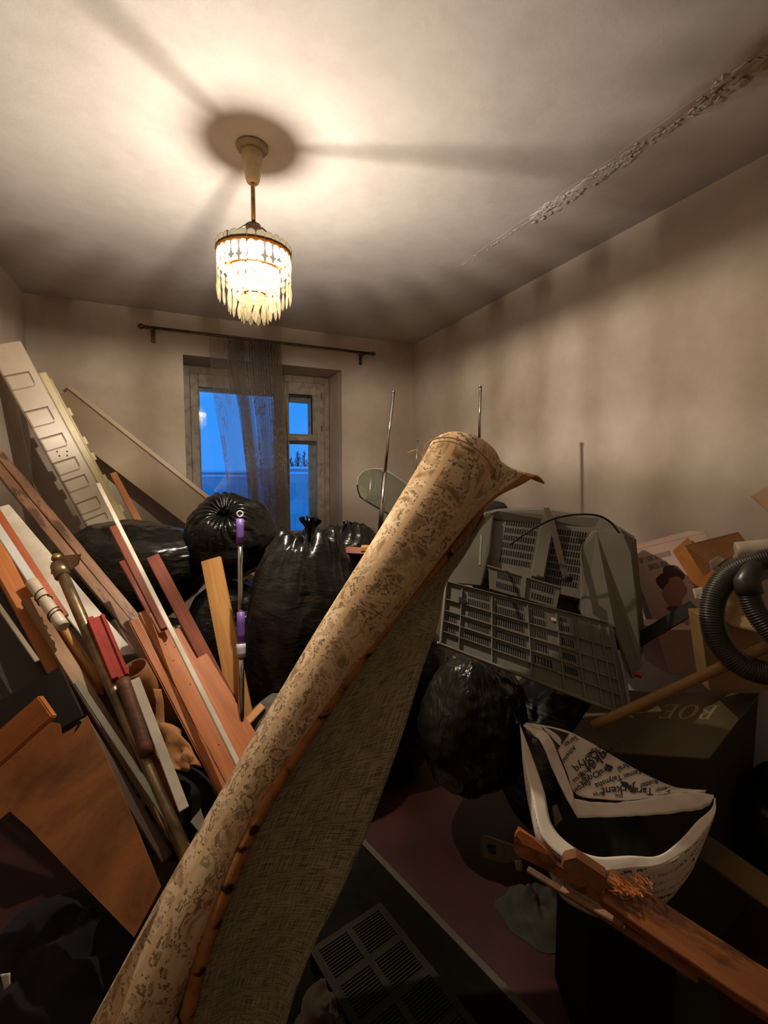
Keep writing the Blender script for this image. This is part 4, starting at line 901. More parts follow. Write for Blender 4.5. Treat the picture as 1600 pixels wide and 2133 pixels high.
# printed carton leaning on the right wall
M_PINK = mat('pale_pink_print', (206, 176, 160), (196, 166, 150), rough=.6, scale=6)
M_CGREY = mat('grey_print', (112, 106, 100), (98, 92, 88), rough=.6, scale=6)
F1 = Patch((1308, 1148, 2.02), (1470, 1108, 1.82), (1540, 1330, 1.66), (1396, 1392, 1.82))
carton = empty('printed_carton', F1(.5, 1)); tag(carton, 'pale pink printed carton with a picture of two faces beside the television back', 'carton')
def cpart(n, me, m, par=carton):
    o = obj(n, me, m); o.parent = par; o.matrix_parent_inverse = Matrix.Translation(-carton.location); return o
bm = bmesh.new(); F1.box(bm, 0, 1, 0, 1, -.004, 0); cpart('front_panel', bm_mesh(bm), M_PINK)
sd = -RT*.02+FW*.14-F1.n*.02
bm = bmesh.new(); a0, a1 = F1(0, 0, -.001), F1(0, 1, -.001); b0, b1 = A(1306, 1152, 2.06)+FW*.0, A(1380, 1400, 1.9)
def quad(bm, pts, n, t):
    f = [bm.verts.new(p) for p in pts]; g_ = [bm.verts.new(p-n*t) for p in pts]; k = len(pts); bm.faces.new(f); bm.faces.new(g_[::-1])
    for i in range(k): bm.faces.new((f[i], g_[i], g_[(i+1) % k], f[(i+1) % k]))
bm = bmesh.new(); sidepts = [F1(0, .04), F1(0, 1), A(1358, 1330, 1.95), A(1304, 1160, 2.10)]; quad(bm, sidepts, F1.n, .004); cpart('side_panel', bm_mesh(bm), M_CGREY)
bm = bmesh.new(); quad(bm, [F1(0, 0, .001), F1(1, 0, .001), F1(1, 0)+FW*.1-up*.0, F1(0, 0)+FW*.1], up, .003); cpart('top_panel', bm_mesh(bm), M_PINK)
# tan flap folded over the print and brown flap standing up
bm = bmesh.new(); quad(bm, [F1(.56, .10, .006), F1(.80, .02, .02), F1(1.0, .42, .05), F1(.92, .62, .03), F1(.72, .60, .008)], F1.n, .003); cpart('folded_flap', bm_mesh(bm), mat('tan_cardboard', (186, 120, 52), (170, 106, 46), rough=.8, scale=8))
bm = bmesh.new(); quad(bm, [A(1426, 1136, 1.74), A(1538, 1108, 1.66), A(1552, 1126, 1.62), A(1535, 1150, 1.60), A(1490, 1180, 1.64), A(1466, 1200, 1.68)], F1.n, .004); cpart('standing_flap', bm_mesh(bm), mat('brown_flap', (132, 88, 44), (118, 78, 40), rough=.85, scale=8))
# the printed picture: two overlapping heads, flat on the panel
def disc(P, u, v_, ru, rv, h, rot=0, n=22, wob=0):
    bm = bmesh.new(); vs = []
    for i in range(n):
        a = 2*math.pi*i/n; k = 1+wob*math.sin(a*5+u*30); x, y_ = ru*k*math.cos(a), rv*k*math.sin(a)
        vs.append(bm.verts.new(P(u+x*math.cos(rot)-y_*math.sin(rot), v_+x*math.sin(rot)+y_*math.cos(rot), h)))
    bm.faces.new(vs); return bm_mesh(bm)
MH, MF = mat('print_dark_hair', (72, 36, 32), None, rough=.6), mat('print_skin', (158, 108, 92), None, rough=.6)
for k, (u, v_, ru, rv, m_) in enumerate(((.36, .36, .14, .085, MH), (.47, .30, .13, .085, MH), (.46, .42, .11, .10, MF), (.36, .48, .12, .11, MF), (.37, .60, .14, .03, mat('print_shadow', (96, 56, 44), None, rough=.6)), (.40, .72, .18, .10, mat('print_cloth', (188, 150, 138), None, rough=.6)))):
    cpart('printed_picture', disc(F1, u, v_, ru, rv, .0006+k*.0003, .3, wob=.05), m_)
# two lines of small grey lettering (not legible in the photo): strokes only
rr_ = random.Random(5); MTX = mat('print_grey_ink', (120, 104, 96), None, rough=.6)
for v0, u0, u1 in ((.085, .07, .52), (.165, .16, .44)):
    bm = bmesh.new(); u = u0
    while u < u1:
        w_ = rr_.uniform(.008, .014)
        if rr_.random() > .14:
            F1.box(bm, u, u+w_*.3, v0, v0+.05, 0, .0007); F1.box(bm, u+w_*.65, u+w_*.95, v0, v0+.05, 0, .0007)
            if rr_.random() > .4: F1.box(bm, u, u+w_*.9, v0+rr_.choice((0, .02, .04)), v0+.01+rr_.choice((.01, .03, .04)), 0, .0006)
        u += w_*1.35
    cpart('printed_line', bm_mesh(bm), MTX)
board('black_bar', (1312, 1345, 1.62), (1448, 1262, 1.56), 26, .012, M_BLACK, 'flat black bar across the foot of the printed carton', 'bar', hint=(.9, .3))
# lower grey carton edge and beige carton under the hose
cuboid('beige_carton', A(1478, 1440, 1.44), RT*.34+FW*.02, FW*.10+RT*.03, up*.24-RT*.045, mat('beige_cardboard', (150, 120, 74), (134, 106, 64), rough=.8, scale=6), 'beige cardboard carton under the vacuum hose', 'carton')
cuboid('grey_carton', A(1395, 1405, 1.72), RT*.16, FW*.16, up*.17-RT*.06, M_PINK, 'small pinkish carton standing below the black bar', 'carton')
cuboid('brown_carton', A(1330, 1462, 1.74), RT*.26-FW*.10, FW*.12+RT*.02, -up*.30, mat('olive_cardboard', (112, 84, 46), (98, 74, 42), rough=.8, scale=6), 'flat topped olive brown carton behind the wooden pole', 'carton')
# white rolled paper and shreds
rl = pipe('paper_roll', (1532, 1146, 1.52), (1640, 1136, 1.46), 17, M_WHITE, 'white paper roll behind the vacuum hose', 'paper roll')
sheet('torn_paper', [(1478, 1172, 1.50), (1500, 1158, 1.52), (1512, 1166, 1.52), (1482, 1190, 1.5)], M_WHITE, 'torn scrap of white paper on the brown flap', 'paper', crumple=.006, seed=8)
sheet('torn_paper', [(1444, 1226, 1.48), (1464, 1222, 1.48), (1466, 1248, 1.46), (1450, 1246, 1.46)], M_WHITE, 'torn white paper corner left of the hose loop', 'paper', crumple=.004, seed=9)
sheet('crumpled_sheet', [(1500, 1200, 1.44), (1560, 1215, 1.44), (1610, 1330, 1.36), (1510, 1290, 1.38)], mat('yellowed_paper', (176, 150, 104), (156, 130, 88), rough=.8, scale=9), 'yellowed crumpled sheet inside the hose loop', 'paper', crumple=.012, seed=4)
sheet('wall_flap', [(1564, 1034, 1.70), (1640, 990, 1.60), (1640, 1070, 1.58), (1600, 1066, 1.64)], mat('beige_paper', (170, 140, 110), None, rough=.8), 'beige cardboard corner sticking in at the right edge', 'cardboard', crumple=.003, seed=1)
# corrugated vacuum hose
M_HOSE = mat('dark_ribbed_plastic', (62, 58, 50), (52, 49, 42), rough=.32, scale=10)
def hose(pts, r, pitch=.0062):
    P = spline(pts, 24); L_ = [0]
    for i in range(1, len(P)): L_.append(L_[-1]+(P[i]-P[i-1]).length)
    n = int(L_[-1]/pitch*4); out = []; j = 0
    for k in range(n+1):
        s = L_[-1]*k/n
        while j < len(P)-2 and L_[j+1] < s: j += 1
        out.append(lerp(P[j], P[j+1], (s-L_[j])/max(1e-6, L_[j+1]-L_[j])))
    return tube(out, lambda q: r*(1.0+.085*math.cos(q*n*math.pi/2)), 18)
vh = empty('vacuum_hose', A(1485, 1300, 1.25)); tag(vh, 'dark corrugated vacuum cleaner hose coiled at the right edge', 'hose')
def vp(n, me, m):
    o = obj(n, me, m, smooth=True); o.parent = vh; o.matrix_parent_inverse = Matrix.Translation(-vh.location); return o
vp('corrugated_tube', hose([A(1700, 1150, 1.16), A(1640, 1158, 1.20), A(1575, 1172, 1.24), A(1522, 1196, 1.26), A(1490, 1240, 1.26), A(1484, 1295, 1.25), A(1504, 1345, 1.24), A(1545, 1385, 1.22), A(1600, 1402, 1.20), A(1680, 1400, 1.18)], .0285), M_HOSE)
vp('corrugated_tube', hose([A(1556, 1212, 1.22), A(1566, 1255, 1.21), A(1590, 1295, 1.19), A(1640, 1345, 1.16), A(1720, 1390, 1.12)], .026), M_HOSE)
vp('hose_cuff', tube([A(1600, 1180, 1.24), A(1566, 1190, 1.23), A(1556, 1212, 1.22), A(1562, 1238, 1.215)],   .031, 16), M_HOSE)
pipe('wooden_pole', (1236, 1512, 1.40), (1660, 1318, 1.18), 11, wood('pole_wood', (128, 92, 50), (150, 112, 66)), 'round wooden pole lying across the cartons at the right', 'pole')
# dark lettered box
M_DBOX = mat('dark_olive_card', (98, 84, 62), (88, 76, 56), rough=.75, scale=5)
P5 = Patch((1250, 1440, 1.70), (1582, 1444, 1.52), (1480, 1616, 1.34), (1170, 1560, 1.48))
bx = empty('lettered_box', V((P5(1, 1).x, P5(1, 1).y, .004))); tag(bx, 'dark olive box with grey serif lettering upside down on its lid', 'box')
def bp(n, me, m):
    o = obj(n, me, m); o.parent = bx; o.matrix_parent_inverse = Matrix.Translation(-bx.location); return o
bm = bmesh.new(); P5.box(bm, 0, 1, 0, 1, -.006, 0); bp('lid', bm_mesh(bm), M_DBOX)
bm = bmesh.new(); dn = V((0, 0, -.16))
cs_ = [P5(0, 0, -.006), P5(1, 0, -.006), P5(1, 1, -.006), P5(0, 1, -.006)]; cs_ = [lerp(p, P5(.5, .5, -.006), .012) for p in cs_]
f = [bm.verts.new(p) for p in cs_]; g_ = [bm.verts.new((p.x, p.y, .004)) for p in cs_]; bm.faces.new(g_)
for i in range(4): bm.faces.new((f[i], g_[i], g_[(i+1) % 4], f[(i+1) % 4]))
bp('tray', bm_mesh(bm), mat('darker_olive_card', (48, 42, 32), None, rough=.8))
# serif capitals drawn as polygons, reading upside down from the camera
def letter_boxes(ch_):
    s = .13
    if ch_ == 'B': return [(0, .32, 0, .07), (0, .32, .93, 1), (.08, .24, 0, 1)], [((.24, .50, .5, 1), .14), ((.24, .58, 0, .52), .15)]
    if ch_ == 'E': return [(0, .32, 0, .07), (0, .32, .93, 1), (.08, .24, 0, 1), (.24, .72, 0, .07), (.24, .68, .93, 1), (.24, .5, .47, .54), (.66, .72, 0, .22), (.62, .68, .8, 1), (.46, .5, .40, .62)], []
    return [], [((0, .9, 0, 1), .17)]
MLET = mat('grey_ink', (150, 138, 112), None, rough=.6)
bm = bmesh.new()
def uvp(x, y_, h):  # letter space to lid: rotated 180 degrees, baseline away from the camera
    return P5(.83-x, .22+y_, h)
x = 0; lw, lh = .122, .24
for ch_ in 'BOE':
    bxs, arcs = letter_boxes(ch_)
    for (a0, a1, b0, b1) in bxs:
        vs = [bm.verts.new(uvp(x+a*lw, b*lh, h)) for a in (a0, a1) for b in (b0, b1) for h in (.0002, .0009)]
        for q in ((0, 1, 3, 2), (4, 6, 7, 5), (0, 4, 5, 1), (2, 3, 7, 6), (0, 2, 6, 4), (1, 5, 7, 3)): bm.faces.new([vs[i] for i in q])
    for (a0, a1, b0, b1), th_ in arcs:
        full = ch_ == 'O'; n = 28; cx = (a0+a1)/2 if full else a0; cy = (b0+b1)/2; rx = (a1-a0)/2 if full else (a1-a0)+.12; ry = (b1-b0)/2; prev = None
        for k in range(n+1):
            a = (2*math.pi*k/n) if full else (-math.pi/2+math.pi*k/n)
            row = []
            for sx, sy_ in ((1, 1), (1-th_*1.15/max(rx, .01), 1-.055/ry)): row += [bm.verts.new(uvp(x+(cx+rx*sx*math.cos(a))*lw, (cy+ry*sy_*math.sin(a))*lh, .0009))]
            if prev: bm.faces.new((prev[0], row[0], row[1], prev[1]))
            prev = row
    x += lw*(1.08 if ch_ == 'O' else .86)
bp('lettering', bm_mesh(bm), MLET)

# ================================================================== printed plastic shopping bag
M_PB = mat('white_poly', (240, 230, 216), (228, 218, 204), rough=.35, scale=7, bmp=.25, bscale=16)
def print_mat():
    m, t, b = nodes_of('poly_with_tiny_print'); v = coords(t, (1, 1, 1), 'UV')
    sp = N(t, 'ShaderNodeSeparateXYZ'); t.links.new(v, sp.inputs[0])
    n = noise_n(t, coords(t, (95, 42, 1), 'UV'), 1, 2, .6, .6); rows = N(t, 'ShaderNodeMath', operation='SINE'); ml = N(t, 'ShaderNodeMath', operation='MULTIPLY'); ml.inputs[1].default_value = 95
    t.links.new(sp.outputs[1], ml.inputs[0]); t.links.new(ml.outputs[0], rows.inputs[0])
    a = ramp(t, n, [(.50, (0, 0, 0)), (.53, (1, 1, 1))]); r = ramp(t, rows.outputs[0], [(.25, (0, 0, 0)), (.4, (1, 1, 1))])
    mu = N(t, 'ShaderNodeMath', operation='MULTIPLY'); t.links.new(a, mu.inputs[0]); t.links.new(r, mu.inputs[1])
    big = ramp(t, noise_n(t, v, 3.2, 1), [(.36, (.0, .0, .0)), (.46, (1, 1, 1))]); m2 = N(t, 'ShaderNodeMath', operation='MULTIPLY'); t.links.new(mu.outputs[0], m2.inputs[0]); t.links.new(big, m2.inputs[1])
    mx = N(t, 'ShaderNodeMixRGB'); t.links.new(m2.outputs[0], mx.inputs[0]); mx.inputs[1].default_value = (*lin((232, 222, 208)), 1); mx.inputs[2].default_value = (*lin((44, 40, 46)), 1)
    t.links.new(mx.outputs[0], b.inputs['Base Color']); b.inputs['Roughness'].default_value = .35; bump(t, b, noise_n(t, v, 9, 3), .25, .01); return m
M_PRINT = print_mat(); M_INK = mat('dark_ink', (44, 40, 48), None, rough=.4)
pb = empty('shopping_bag', A(1290, 1900, 1.08)); tag(pb, 'open white plastic shopping bag printed all over with black lettering', 'shopping bag')
def pbp(n, me, m, sm=True, t=.0008, par=None):
    o = obj(n, me, m, smooth=sm); o.parent = pb; o.matrix_parent_inverse = Matrix.Translation(-pb.location)
    if t: solid(o, t)
    return o
def strip(curves, nu=60, nv=8, wob=.003, uvs=(1, 1), seed=0):
    cs_ = [spline(c, 10) for c in curves]; vs = []; uv = []
    for i in range(nu):
        q = i/(nu-1); row = [samp(c, q) for c in cs_]; sp_ = spline(row, nv) if len(row) > 2 else [lerp(row[0], row[1], k/nv) for k in range(nv+1)]
        for k, p in enumerate(sp_):
            vs.append(p+FW*wob*noise.noise((q*14+seed, k*.35, 2.0))*2+up*wob*noise.noise((q*11, k*.3, seed+5.0))); uv.append((q*uvs[0], k/(len(sp_)-1)*uvs[1]))
    nv_ = len(vs)//nu; me = mesh(vs, grid_faces(nu, nv_)); ul = me.uv_layers.new(name='UVMap')
    for l in me.loops: ul.data[l.index].uv = uv[l.vertex_index]
    return me
C = lambda *ps: [A(*p) for p in ps]
# front half of the mouth: left tip, down and round to the right corner
f_in = C((1086, 1516, 1.22), (1112, 1585, 1.18), (1134, 1650, 1.13), (1152, 1722, 1.08), (1200, 1768, 1.05), (1245, 1784, 1.04), (1310, 1782, 1.04), (1365, 1784, 1.04), (1410, 1756, 1.05), (1452, 1712, 1.08), (1482, 1684, 1.11), (1488, 1662, 1.13))
f_out = C((1083, 1513, 1.222), (1094, 1590, 1.17), (1108, 1655, 1.12), (1128, 1738, 1.06), (1178, 1790, 1.03), (1236, 1818, 1.02), (1310, 1812, 1.025), (1378, 1802, 1.03), (1430, 1772, 1.04), (1470, 1730, 1.07), (1490, 1694, 1.10), (1491, 1664, 1.132))
b_low = C((1086, 1518, 1.225), (1092, 1610, 1.18), (1104, 1690, 1.14), (1130, 1780, 1.08), (1190, 1830, 1.05), (1250, 1860, 1.04), (1320, 1868, 1.04), (1395, 1858, 1.05), (1436, 1820, 1.06), (1462, 1766, 1.09), (1482, 1715, 1.12), (1488, 1672, 1.14))
b_bot = [p+V((0, 0, -.12))+nt(A(1290, 1720, 1.12)-p)*.05 for p in b_low]
pbp('white_rim', strip([f_in, f_out], 80, 5, .0008), M_PB)
pbp('front_side', strip([[p+(p-A(1290, 1720, 1.2))*-.004 for p in f_out], b_low, b_bot], 80, 6, .0008, (1.1, .5)), M_PRINT)
# back rim: right corner to the inner fold, then up to the tip
r_in = C((1488, 1662, 1.13), (1470, 1682, 1.13), (1420, 1692, 1.13), (1330, 1700, 1.13), (1268, 1702, 1.13), (1204, 1704, 1.13))
r_out = C((1486, 1655, 1.14), (1440, 1648, 1.15), (1385, 1656, 1.15), (1320, 1668, 1.15), (1262, 1672, 1.15), (1196, 1664, 1.15))
pbp('white_rim', strip([r_in, r_out], 50, 5, .002, seed=3), M_PB)
r2_in = C((1204, 1704, 1.13), (1178, 1660, 1.15), (1150, 1600, 1.18), (1128, 1548, 1.20), (1112, 1532, 1.215), (1090, 1512, 1.225))
r2_out = C((1197, 1664, 1.15), (1190, 1640, 1.16), (1168, 1585, 1.19), (1146, 1535, 1.21), (1120, 1516, 1.225), (1092, 1508, 1.23))
pbp('white_rim', strip([r2_in, r2_out], 50, 5, .002, seed=6), M_PB)
# back panel falling away behind, printed with town names upside down
k_low = C((1094, 1510, 1.23), (1146, 1536, 1.215), (1180, 1606, 1.19), (1196, 1650, 1.17), (1240, 1664, 1.158), (1320, 1666, 1.152), (1400, 1652, 1.152), (1468, 1650, 1.145))
k_up = C((1096, 1507, 1.232), (1140, 1512, 1.24), (1190, 1526, 1.26), (1240, 1552, 1.27), (1300, 1588, 1.27), (1355, 1618, 1.25), (1410, 1640, 1.21), (1470, 1648, 1.15))
pbp('back_side', strip([k_low, [lerp(a, b, .5)+up*.006-FW*.004 for a, b in zip(k_low, k_up)], k_up], 70, 8, .0012, (.5, .25)), M_PB)
ksl, ksu = spline(k_low, 10), spline(k_up, 10)
def KS(u, v_, h=.0025):
    a, b = samp(ksl, u), samp(ksu, u); return lerp(a, b, v_)+up*(.006*4*v_*(1-v_))-FW*(.004*4*v_*(1-v_)+h)
def word(txt, px, py, size, rot=0):
    """lettering on the back panel, upside down; px,py is where the word is centred on the panel"""
    cu = bpy.data.curves.new('t', 'FONT'); cu.body = txt; cu.size = 1; cu.align_x = 'CENTER'; cu.resolution_u = 2; cu.offset = .012
    to = bpy.data.objects.new('t', cu); COL.objects.link(to); me = bpy.data.meshes.new_from_object(to); bpy.data.objects.remove(to)
    for v in me.vertices:
        x, y_ = v.co.x*size*1.12, (v.co.y-.35)*size*1.12; c, s = math.cos(rot), math.sin(rot); x, y_ = x*c-y_*s, x*s+y_*c
        X, Y = px-x, py+y_                          # turned by 180 degrees
        # depth of the panel under this pixel
        best = None
        u = max(0, min(1, (X-1094)/(1468-1094)))
        best = WORDD(X, Y); v.co = A(X, Y, best-.004)
    me.update(); return me
_tab = [(KS(i/60, j/10, 0)) for i in range(61) for j in range(11)]
def _pp(P):
    d_ = P-CAM; z = d_.dot(FW); return 800+FPX*d_.dot(RT)/z, 1066.5-FPX*d_.dot(UP)/z, z
_tab = [_pp(p) for p in _tab]
def WORDD(X, Y):
    sw = sd_ = 0
    for x, y_, z in _tab:
        w_ = 1/((x-X)**2+(y_-Y)**2+9); w_ *= w_; sw += w_; sd_ += w_*z
    return sd_/sw
for txt, px, py, sz, rot in (('Aqkól', 1252, 1580, 27, .62), ('Torgai', 1272, 1562, 16, .55), ('Qoryq', 1222, 1586, 20, .72), ('Qandy', 1226, 1604, 14, .75), ('Oral', 1262, 1604, 15, .5), ('Oqiga', 1230, 1622, 17, .62), ('Ertis', 1205, 1620, 13, .8), ('Taiynsha', 1268, 1628, 15, .35), ('Sarqan', 1212, 1640, 14, .55), ('Jarkent', 1288, 1646, 22, .1), ('Taraz', 1336, 1648, 19, -.02), ('Semei', 1318, 1612, 14, .35), ('Aral', 1300, 1598, 15, .5), ('Ridder', 1352, 1632, 13, .3), ('Arqa', 1248, 1655, 11, .15), ('Shu', 1290, 1658, 10, .05), ('Atbasar', 1186, 1572, 12, .95), ('Saran', 1190, 1545, 13, .6), ('Temir', 1382, 1644, 12, .15), ('Kegen', 1238, 1566, 13, .6)):
    o = pbp('printed_word', word(txt, px, py, sz, rot), M_INK, False, 0)
def px_poly(pts, dd=.004):
    return mesh([A(x, y_, WORDD(x, y_)-dd) for x, y_ in pts], [tuple(range(len(pts)))])
pbp('printed_emblem', px_poly([(1128, 1514), (1150, 1517), (1186, 1528), (1178, 1540), (1162, 1562), (1150, 1545)]), M_INK, False, 0)
pbp('printed_emblem', px_poly([(1262, 1590), (1278, 1597), (1272, 1607), (1260, 1602)]), mat('violet_ink', (58, 52, 84), None, rough=.4), False, 0)
pbp('printed_emblem', px_poly([(1292, 1626), (1308, 1630), (1312, 1640), (1296, 1638)]), M_INK, False, 0)
pbp('printed_emblem', px_poly([(1392, 1640), (1412, 1644), (1420, 1650), (1398, 1652), (1386, 1648)]), M_INK, False, 0)
for q in ([(1094, 1516), (1108, 1530), (1098, 1528)], [(1110, 1535), (1120, 1540), (1116, 1550), (1107, 1545)]):
    pbp('printed_mark', mesh([A(x, y_, 1.205) for x, y_ in q], [tuple(range(len(q)))]), mat('grey_print_mark', (120, 104, 92), None, rough=.5), False, 0)
bag('bag_contents', A(1300, 1752, 1.19), (.13, .075, .07), up, 'black cloth lump inside the open shopping bag', 21, knot=False, m=M_BLACK, group=None, cat='cloth', nu=60, nv=40)

cb_ = A(1300, 1800, 1.16); cuboid('dark_carton', V((cb_.x, cb_.y, .003))-_r0*.10-V((FW.x, FW.y, 0))*.04, _r0*.22, V((FW.x, FW.y, 0))*.2, V((0, 0, .36)), mat('shade_dark_card', (26, 24, 19), None, rough=.9, spec=.1), 'added prop carton coloured dark like the shade under the shopping bag', 'carton')  # added support, card coloured near black to match the shade there
# ================================================================== broken boards, lower right
W_BRK = wood('broken_board', (126, 74, 36), (156, 98, 52), wear=(92, 54, 28))
W_SPL = wood('fresh_split_wood', (190, 112, 62), (214, 136, 82))
board('long_plank', (1262, 1846, .985), (1700, 2140, .80), 76, .03, W_BRK, 'thick long brown plank with a splintered end at the lower right', hint=(.6, .6), wear=.002, seed=9, ext=.1)
# splinters on its end
bm = bmesh.new(); r_ = random.Random(11)
for i in range(46):
    p = A(1300+r_.uniform(-20, 60), 1846+r_.uniform(-12, 24), .955+r_.uniform(-.01, .01)); d_ = nt(A(1262, 1846, .985)-A(1700, 2140, .80)); d_ = nt(d_+V((r_.gauss(0, .35), r_.gauss(0, .35), r_.gauss(.2, .3)))); L_ = r_.uniform(.012, .035); w_ = r_.uniform(.002, .004); s = nt(d_.cross(FW))*w_
    vs = [bm.verts.new(q) for q in (p-s, p+s, p+d_*L_, p-FW*w_)]
    bm.faces.new((vs[0], vs[1], vs[2])); bm.faces.new((vs[1], vs[3], vs[2])); bm.faces.new((vs[3], vs[0], vs[2]))
o = obj('wood_shreds', bm_mesh(bm), W_SPL); tag(o, 'tuft of torn wood fibres on the splintered plank end', 'splinters', kind='stuff')
slab('split_board', [(1072, 1740, 1.060), (1080, 1726, 1.057), (1098, 1738, 1.052), (1136, 1764, 1.039), (1160, 1796, 1.031), (1186, 1810, 1.023), (1250, 1850, 1.002), (1300, 1890, 0.986), (1292, 1904, 0.988), (1200, 1848, 1.018), (1150, 1812, 1.035), (1082, 1778, 1.057), (1070, 1764, 1.061)], .018, W_BRK, 'split board with a torn tip left of the shopping bag', 'board')
slab('torn_veneer', [(1074, 1736, 1.045), (1082, 1727, 1.043), (1110, 1744, 1.034), (1138, 1770, 1.024), (1142, 1780, 1.023), (1118, 1770, 1.031), (1090, 1758, 1.040)], .003, W_SPL, 'bright orange torn veneer on the tip of the split board', 'veneer')
slab('wood_block', [(1176, 1782, 0.996), (1200, 1776, 0.988), (1262, 1818, 0.968), (1266, 1834, 0.967), (1252, 1850, 0.971), (1180, 1806, 0.995), (1170, 1794, 0.998)], .03, wood('block_wood', (112, 70, 44), (136, 88, 58)), 'short brown wood block in front of the shopping bag', 'block')
board('thin_strip', (1100, 1808, 1.09), (1372, 1984, .93), 13, .01, W_MID, 'thin broken strip below the thick long plank', 'strip', wear=.002, seed=6, ext=.25)
board('thin_strip', (1170, 1850, 1.04), (1300, 1926, .96), 14, .01, W_OLD, 'short pale broken strip lying on the thin strip', 'strip', wear=.002, seed=8)
board('cardboard_strip', (1440, 1745, 1.16), (1700, 1930, .98), 60, .008, mat('olive_cardstock', (104, 84, 46), (84, 68, 40), rough=.8, scale=8), 'olive cardboard strip right of the shopping bag', 'cardboard', hint=(.5, .7))
mb = slab('metal_bracket', [(1004, 1744, 1.26), (1010, 1738, 1.26), (1088, 1768, 1.2), (1098, 1784, 1.19), (1060, 1796, 1.22), (1022, 1790, 1.25), (1006, 1784, 1.26)], .004, mat('dull_zinc', (118, 106, 84), (92, 82, 66), rough=.4, scale=20, metal=.5), 'dull metal bracket with a square hole left of the split board', 'bracket')
pts = [A(x, y_, 1.235) for x, y_ in ((1014, 1758), (1032, 1762), (1032, 1780), (1018, 1778))]
o = obj('bracket_hole', mesh(pts, [(0, 1, 2, 3)]), M_BLACK); o.parent = mb; o.matrix_parent_inverse = Matrix.Translation(-mb.location)
sheet('metal_scrap', [(1072, 1792, 1.2), (1088, 1790, 1.2), (1090, 1816, 1.19), (1076, 1814, 1.19)], MATS['dull_zinc'], 'small metal scrap under the bracket', 'scrap', nx=6, crumple=.003)
sheet('paper_tag', [(1150, 1680, 1.19), (1160, 1674, 1.19), (1172, 1706, 1.17), (1156, 1724, 1.17)], mat('grey_tag', (128, 116, 92), None, rough=.7), 'small grey paper tag inside the bag mouth', 'tag', nx=6, crumple=.003)

# ================================================================== on the floor
# louvred panel
def FL(px, py, z): return on(px, py, 2, z)
class FPatch(Patch):
    def __init__(s, pts, z):
        s.c = [FL(x, y_, z) for x, y_ in pts]; s.n = V((0, 0, 1))
# rectangle on the floor built from one edge direction
e0, e1_ = FL(800, 1888, .06), FL(1010, 2150, .06); dirv = nt(e1_-e0); perp = V((dirv.y, -dirv.x, 0)); perp = perp if perp.dot(RT) < 0 else -perp
M_LOUV = mat('dark_enamel_grille', (40, 36, 27), (32, 29, 22), spec=.15, rough=.6, scale=6)
o0 = e0-dirv*.02; Lr, Wr = .62, .26
gp = empty('louvred_panel', o0); tag(gp, 'dark louvred metal grille panel lying on the floor beside the carpet', 'grille')
def gq(x, y_, z): return dirv*x+perp*y_+V((0, 0, z))
def gbox(bm, x0, x1, y0, y1, z0, z1):
    vs = [bm.verts.new(gq(x, y_, z)) for x in (x0, x1) for y_ in (y0, y1) for z in (z0, z1)]
    for q in ((0, 1, 3, 2), (4, 6, 7, 5), (0, 4, 5, 1), (2, 3, 7, 6), (0, 2, 6, 4), (1, 5, 7, 3)): bm.faces.new([vs[i] for i in q])
bm = bmesh.new()
for y0, y1 in ((0, .022), (.122, .142), (Wr-.022, Wr)): gbox(bm, 0, Lr, y0, y1, -.03, 0)
for i in range(6): gbox(bm, i*(Lr-.02)/5, i*(Lr-.02)/5+.02, 0, Wr, -.03, -.001)
obj('frame', bm_mesh(bm), M_LOUV, gp)
bm = bmesh.new(); gbox(bm, .004, Lr-.004, .004, Wr-.004, -.05, -.024); obj('backing', bm_mesh(bm), M_BLACK, gp)
sl = None; k = 0
for y0, y1 in ((.022, .122), (.142, Wr-.022)):
    for i in range(5):
        x0 = i*(Lr-.02)/5+.02; x1 = (i+1)*(Lr-.02)/5
        for j in range(11):
            x = lerp(x0, x1, (j+.5)/11)
            bm = bmesh.new(); gbox(bm, -.0022, .0022, y0, y1, -.02, -.003)
            o = obj('slat', bm_mesh(bm), M_LOUV, gp); o.location = dirv*x
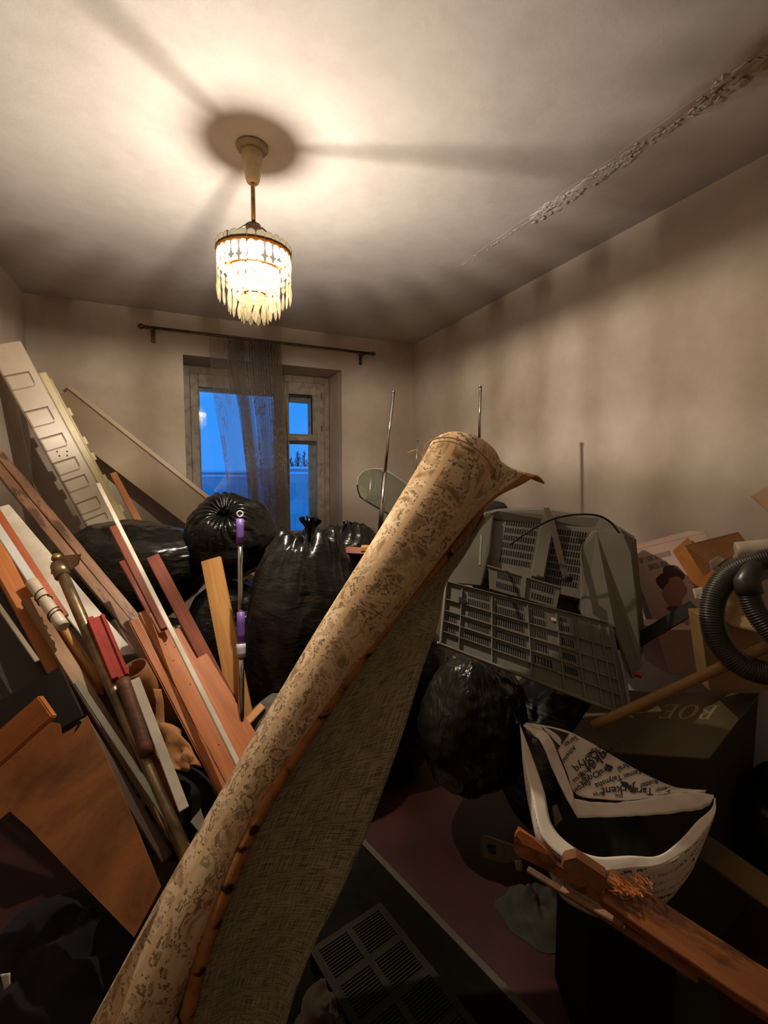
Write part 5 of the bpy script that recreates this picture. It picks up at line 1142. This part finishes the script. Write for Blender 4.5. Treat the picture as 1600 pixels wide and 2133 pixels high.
# dark mat with a grey edge strip
e0, e1_ = FL(800, 1790, .01), FL(1150, 2150, .01); dm = nt(e1_-e0); pm = V((dm.y, -dm.x, 0)); pm = pm if pm.dot(RT) < 0 else -pm
mt = empty('floor_mat', e0); tag(mt, 'dark floor mat with a grey brown edge strip', 'mat')
def mbox(a0, a1, b0, b1, z0, z1):
    bm = bmesh.new(); vs = [bm.verts.new(dm*a+pm*b+V((0, 0, z))) for a in (a0, a1) for b in (b0, b1) for z in (z0, z1)]
    for q in ((0, 1, 3, 2), (4, 6, 7, 5), (0, 4, 5, 1), (2, 3, 7, 6), (0, 2, 6, 4), (1, 5, 7, 3)): bm.faces.new([vs[i] for i in q])
    return bm_mesh(bm)
obj('mat_field', mbox(-.25, 1.0, .022, .75, -.01, -.002), mat('dark_felt', (18, 17, 13), (24, 22, 17), rough=.95, spec=.05, scale=14, bmp=.2), mt)
obj('edge_strip', mbox(-.25, 1.0, 0, .022, -.01, .002), mat('worn_edge_metal', (84, 72, 54), (70, 60, 46), rough=.6, scale=9), mt)
def rag(name, c, r, label, seed, m, cat='cloth', h=.06):
    vs = []; n = 36
    for j in range(16):
        for i in range(n):
            a = 2*math.pi*i/n; q = j/15; k = 1+.3*noise.noise((math.cos(a)*1.5, math.sin(a)*1.5, seed)); rr2 = r*q*k
            z = h*(1-q**2)*(.8+.9*noise.noise((math.cos(a)*q*3+seed, math.sin(a)*q*3, seed*2)))+.02*noise.noise((math.cos(a)*q*9, math.sin(a)*q*9, seed))*(1-q)
            vs.append(c+V((math.cos(a)*rr2, math.sin(a)*rr2, max(.002, z))))
    fs = [(j*n+i, j*n+(i+1) % n, (j+1)*n+(i+1) % n, (j+1)*n+i) for j in range(15) for i in range(n)]
    o = obj(name, mesh(vs, fs), m, smooth=True); recentre(o, c); tag(o, label, cat); return o
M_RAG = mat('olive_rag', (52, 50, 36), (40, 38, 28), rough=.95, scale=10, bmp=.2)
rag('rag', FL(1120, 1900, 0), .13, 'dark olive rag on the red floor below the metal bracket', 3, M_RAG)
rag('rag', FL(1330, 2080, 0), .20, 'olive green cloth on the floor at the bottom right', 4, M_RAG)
rag('rag', FL(120, 2010, 0), .26, 'added dark cloth heap deepening the shade under the plywood sheet', 5, mat('navy_shade_fill', (30, 26, 34), (22, 20, 26), rough=.95, scale=8), h=.10)  # heap added to darken the shade below the plywood
sheet('paper_scrap', [(2, 2028, 1.2), (26, 2022, 1.2), (28, 2046, 1.19), (12, 2062, 1.19)], M_WHITE, 'small pale paper scrap at the bottom left edge', 'paper', nx=6, crumple=.006)
rag('rag', FL(690, 2120, .0), .10, 'small brown scrap of cloth at the carpet foot', 6, mat('brown_rag', (70, 56, 40), None, rough=.95))
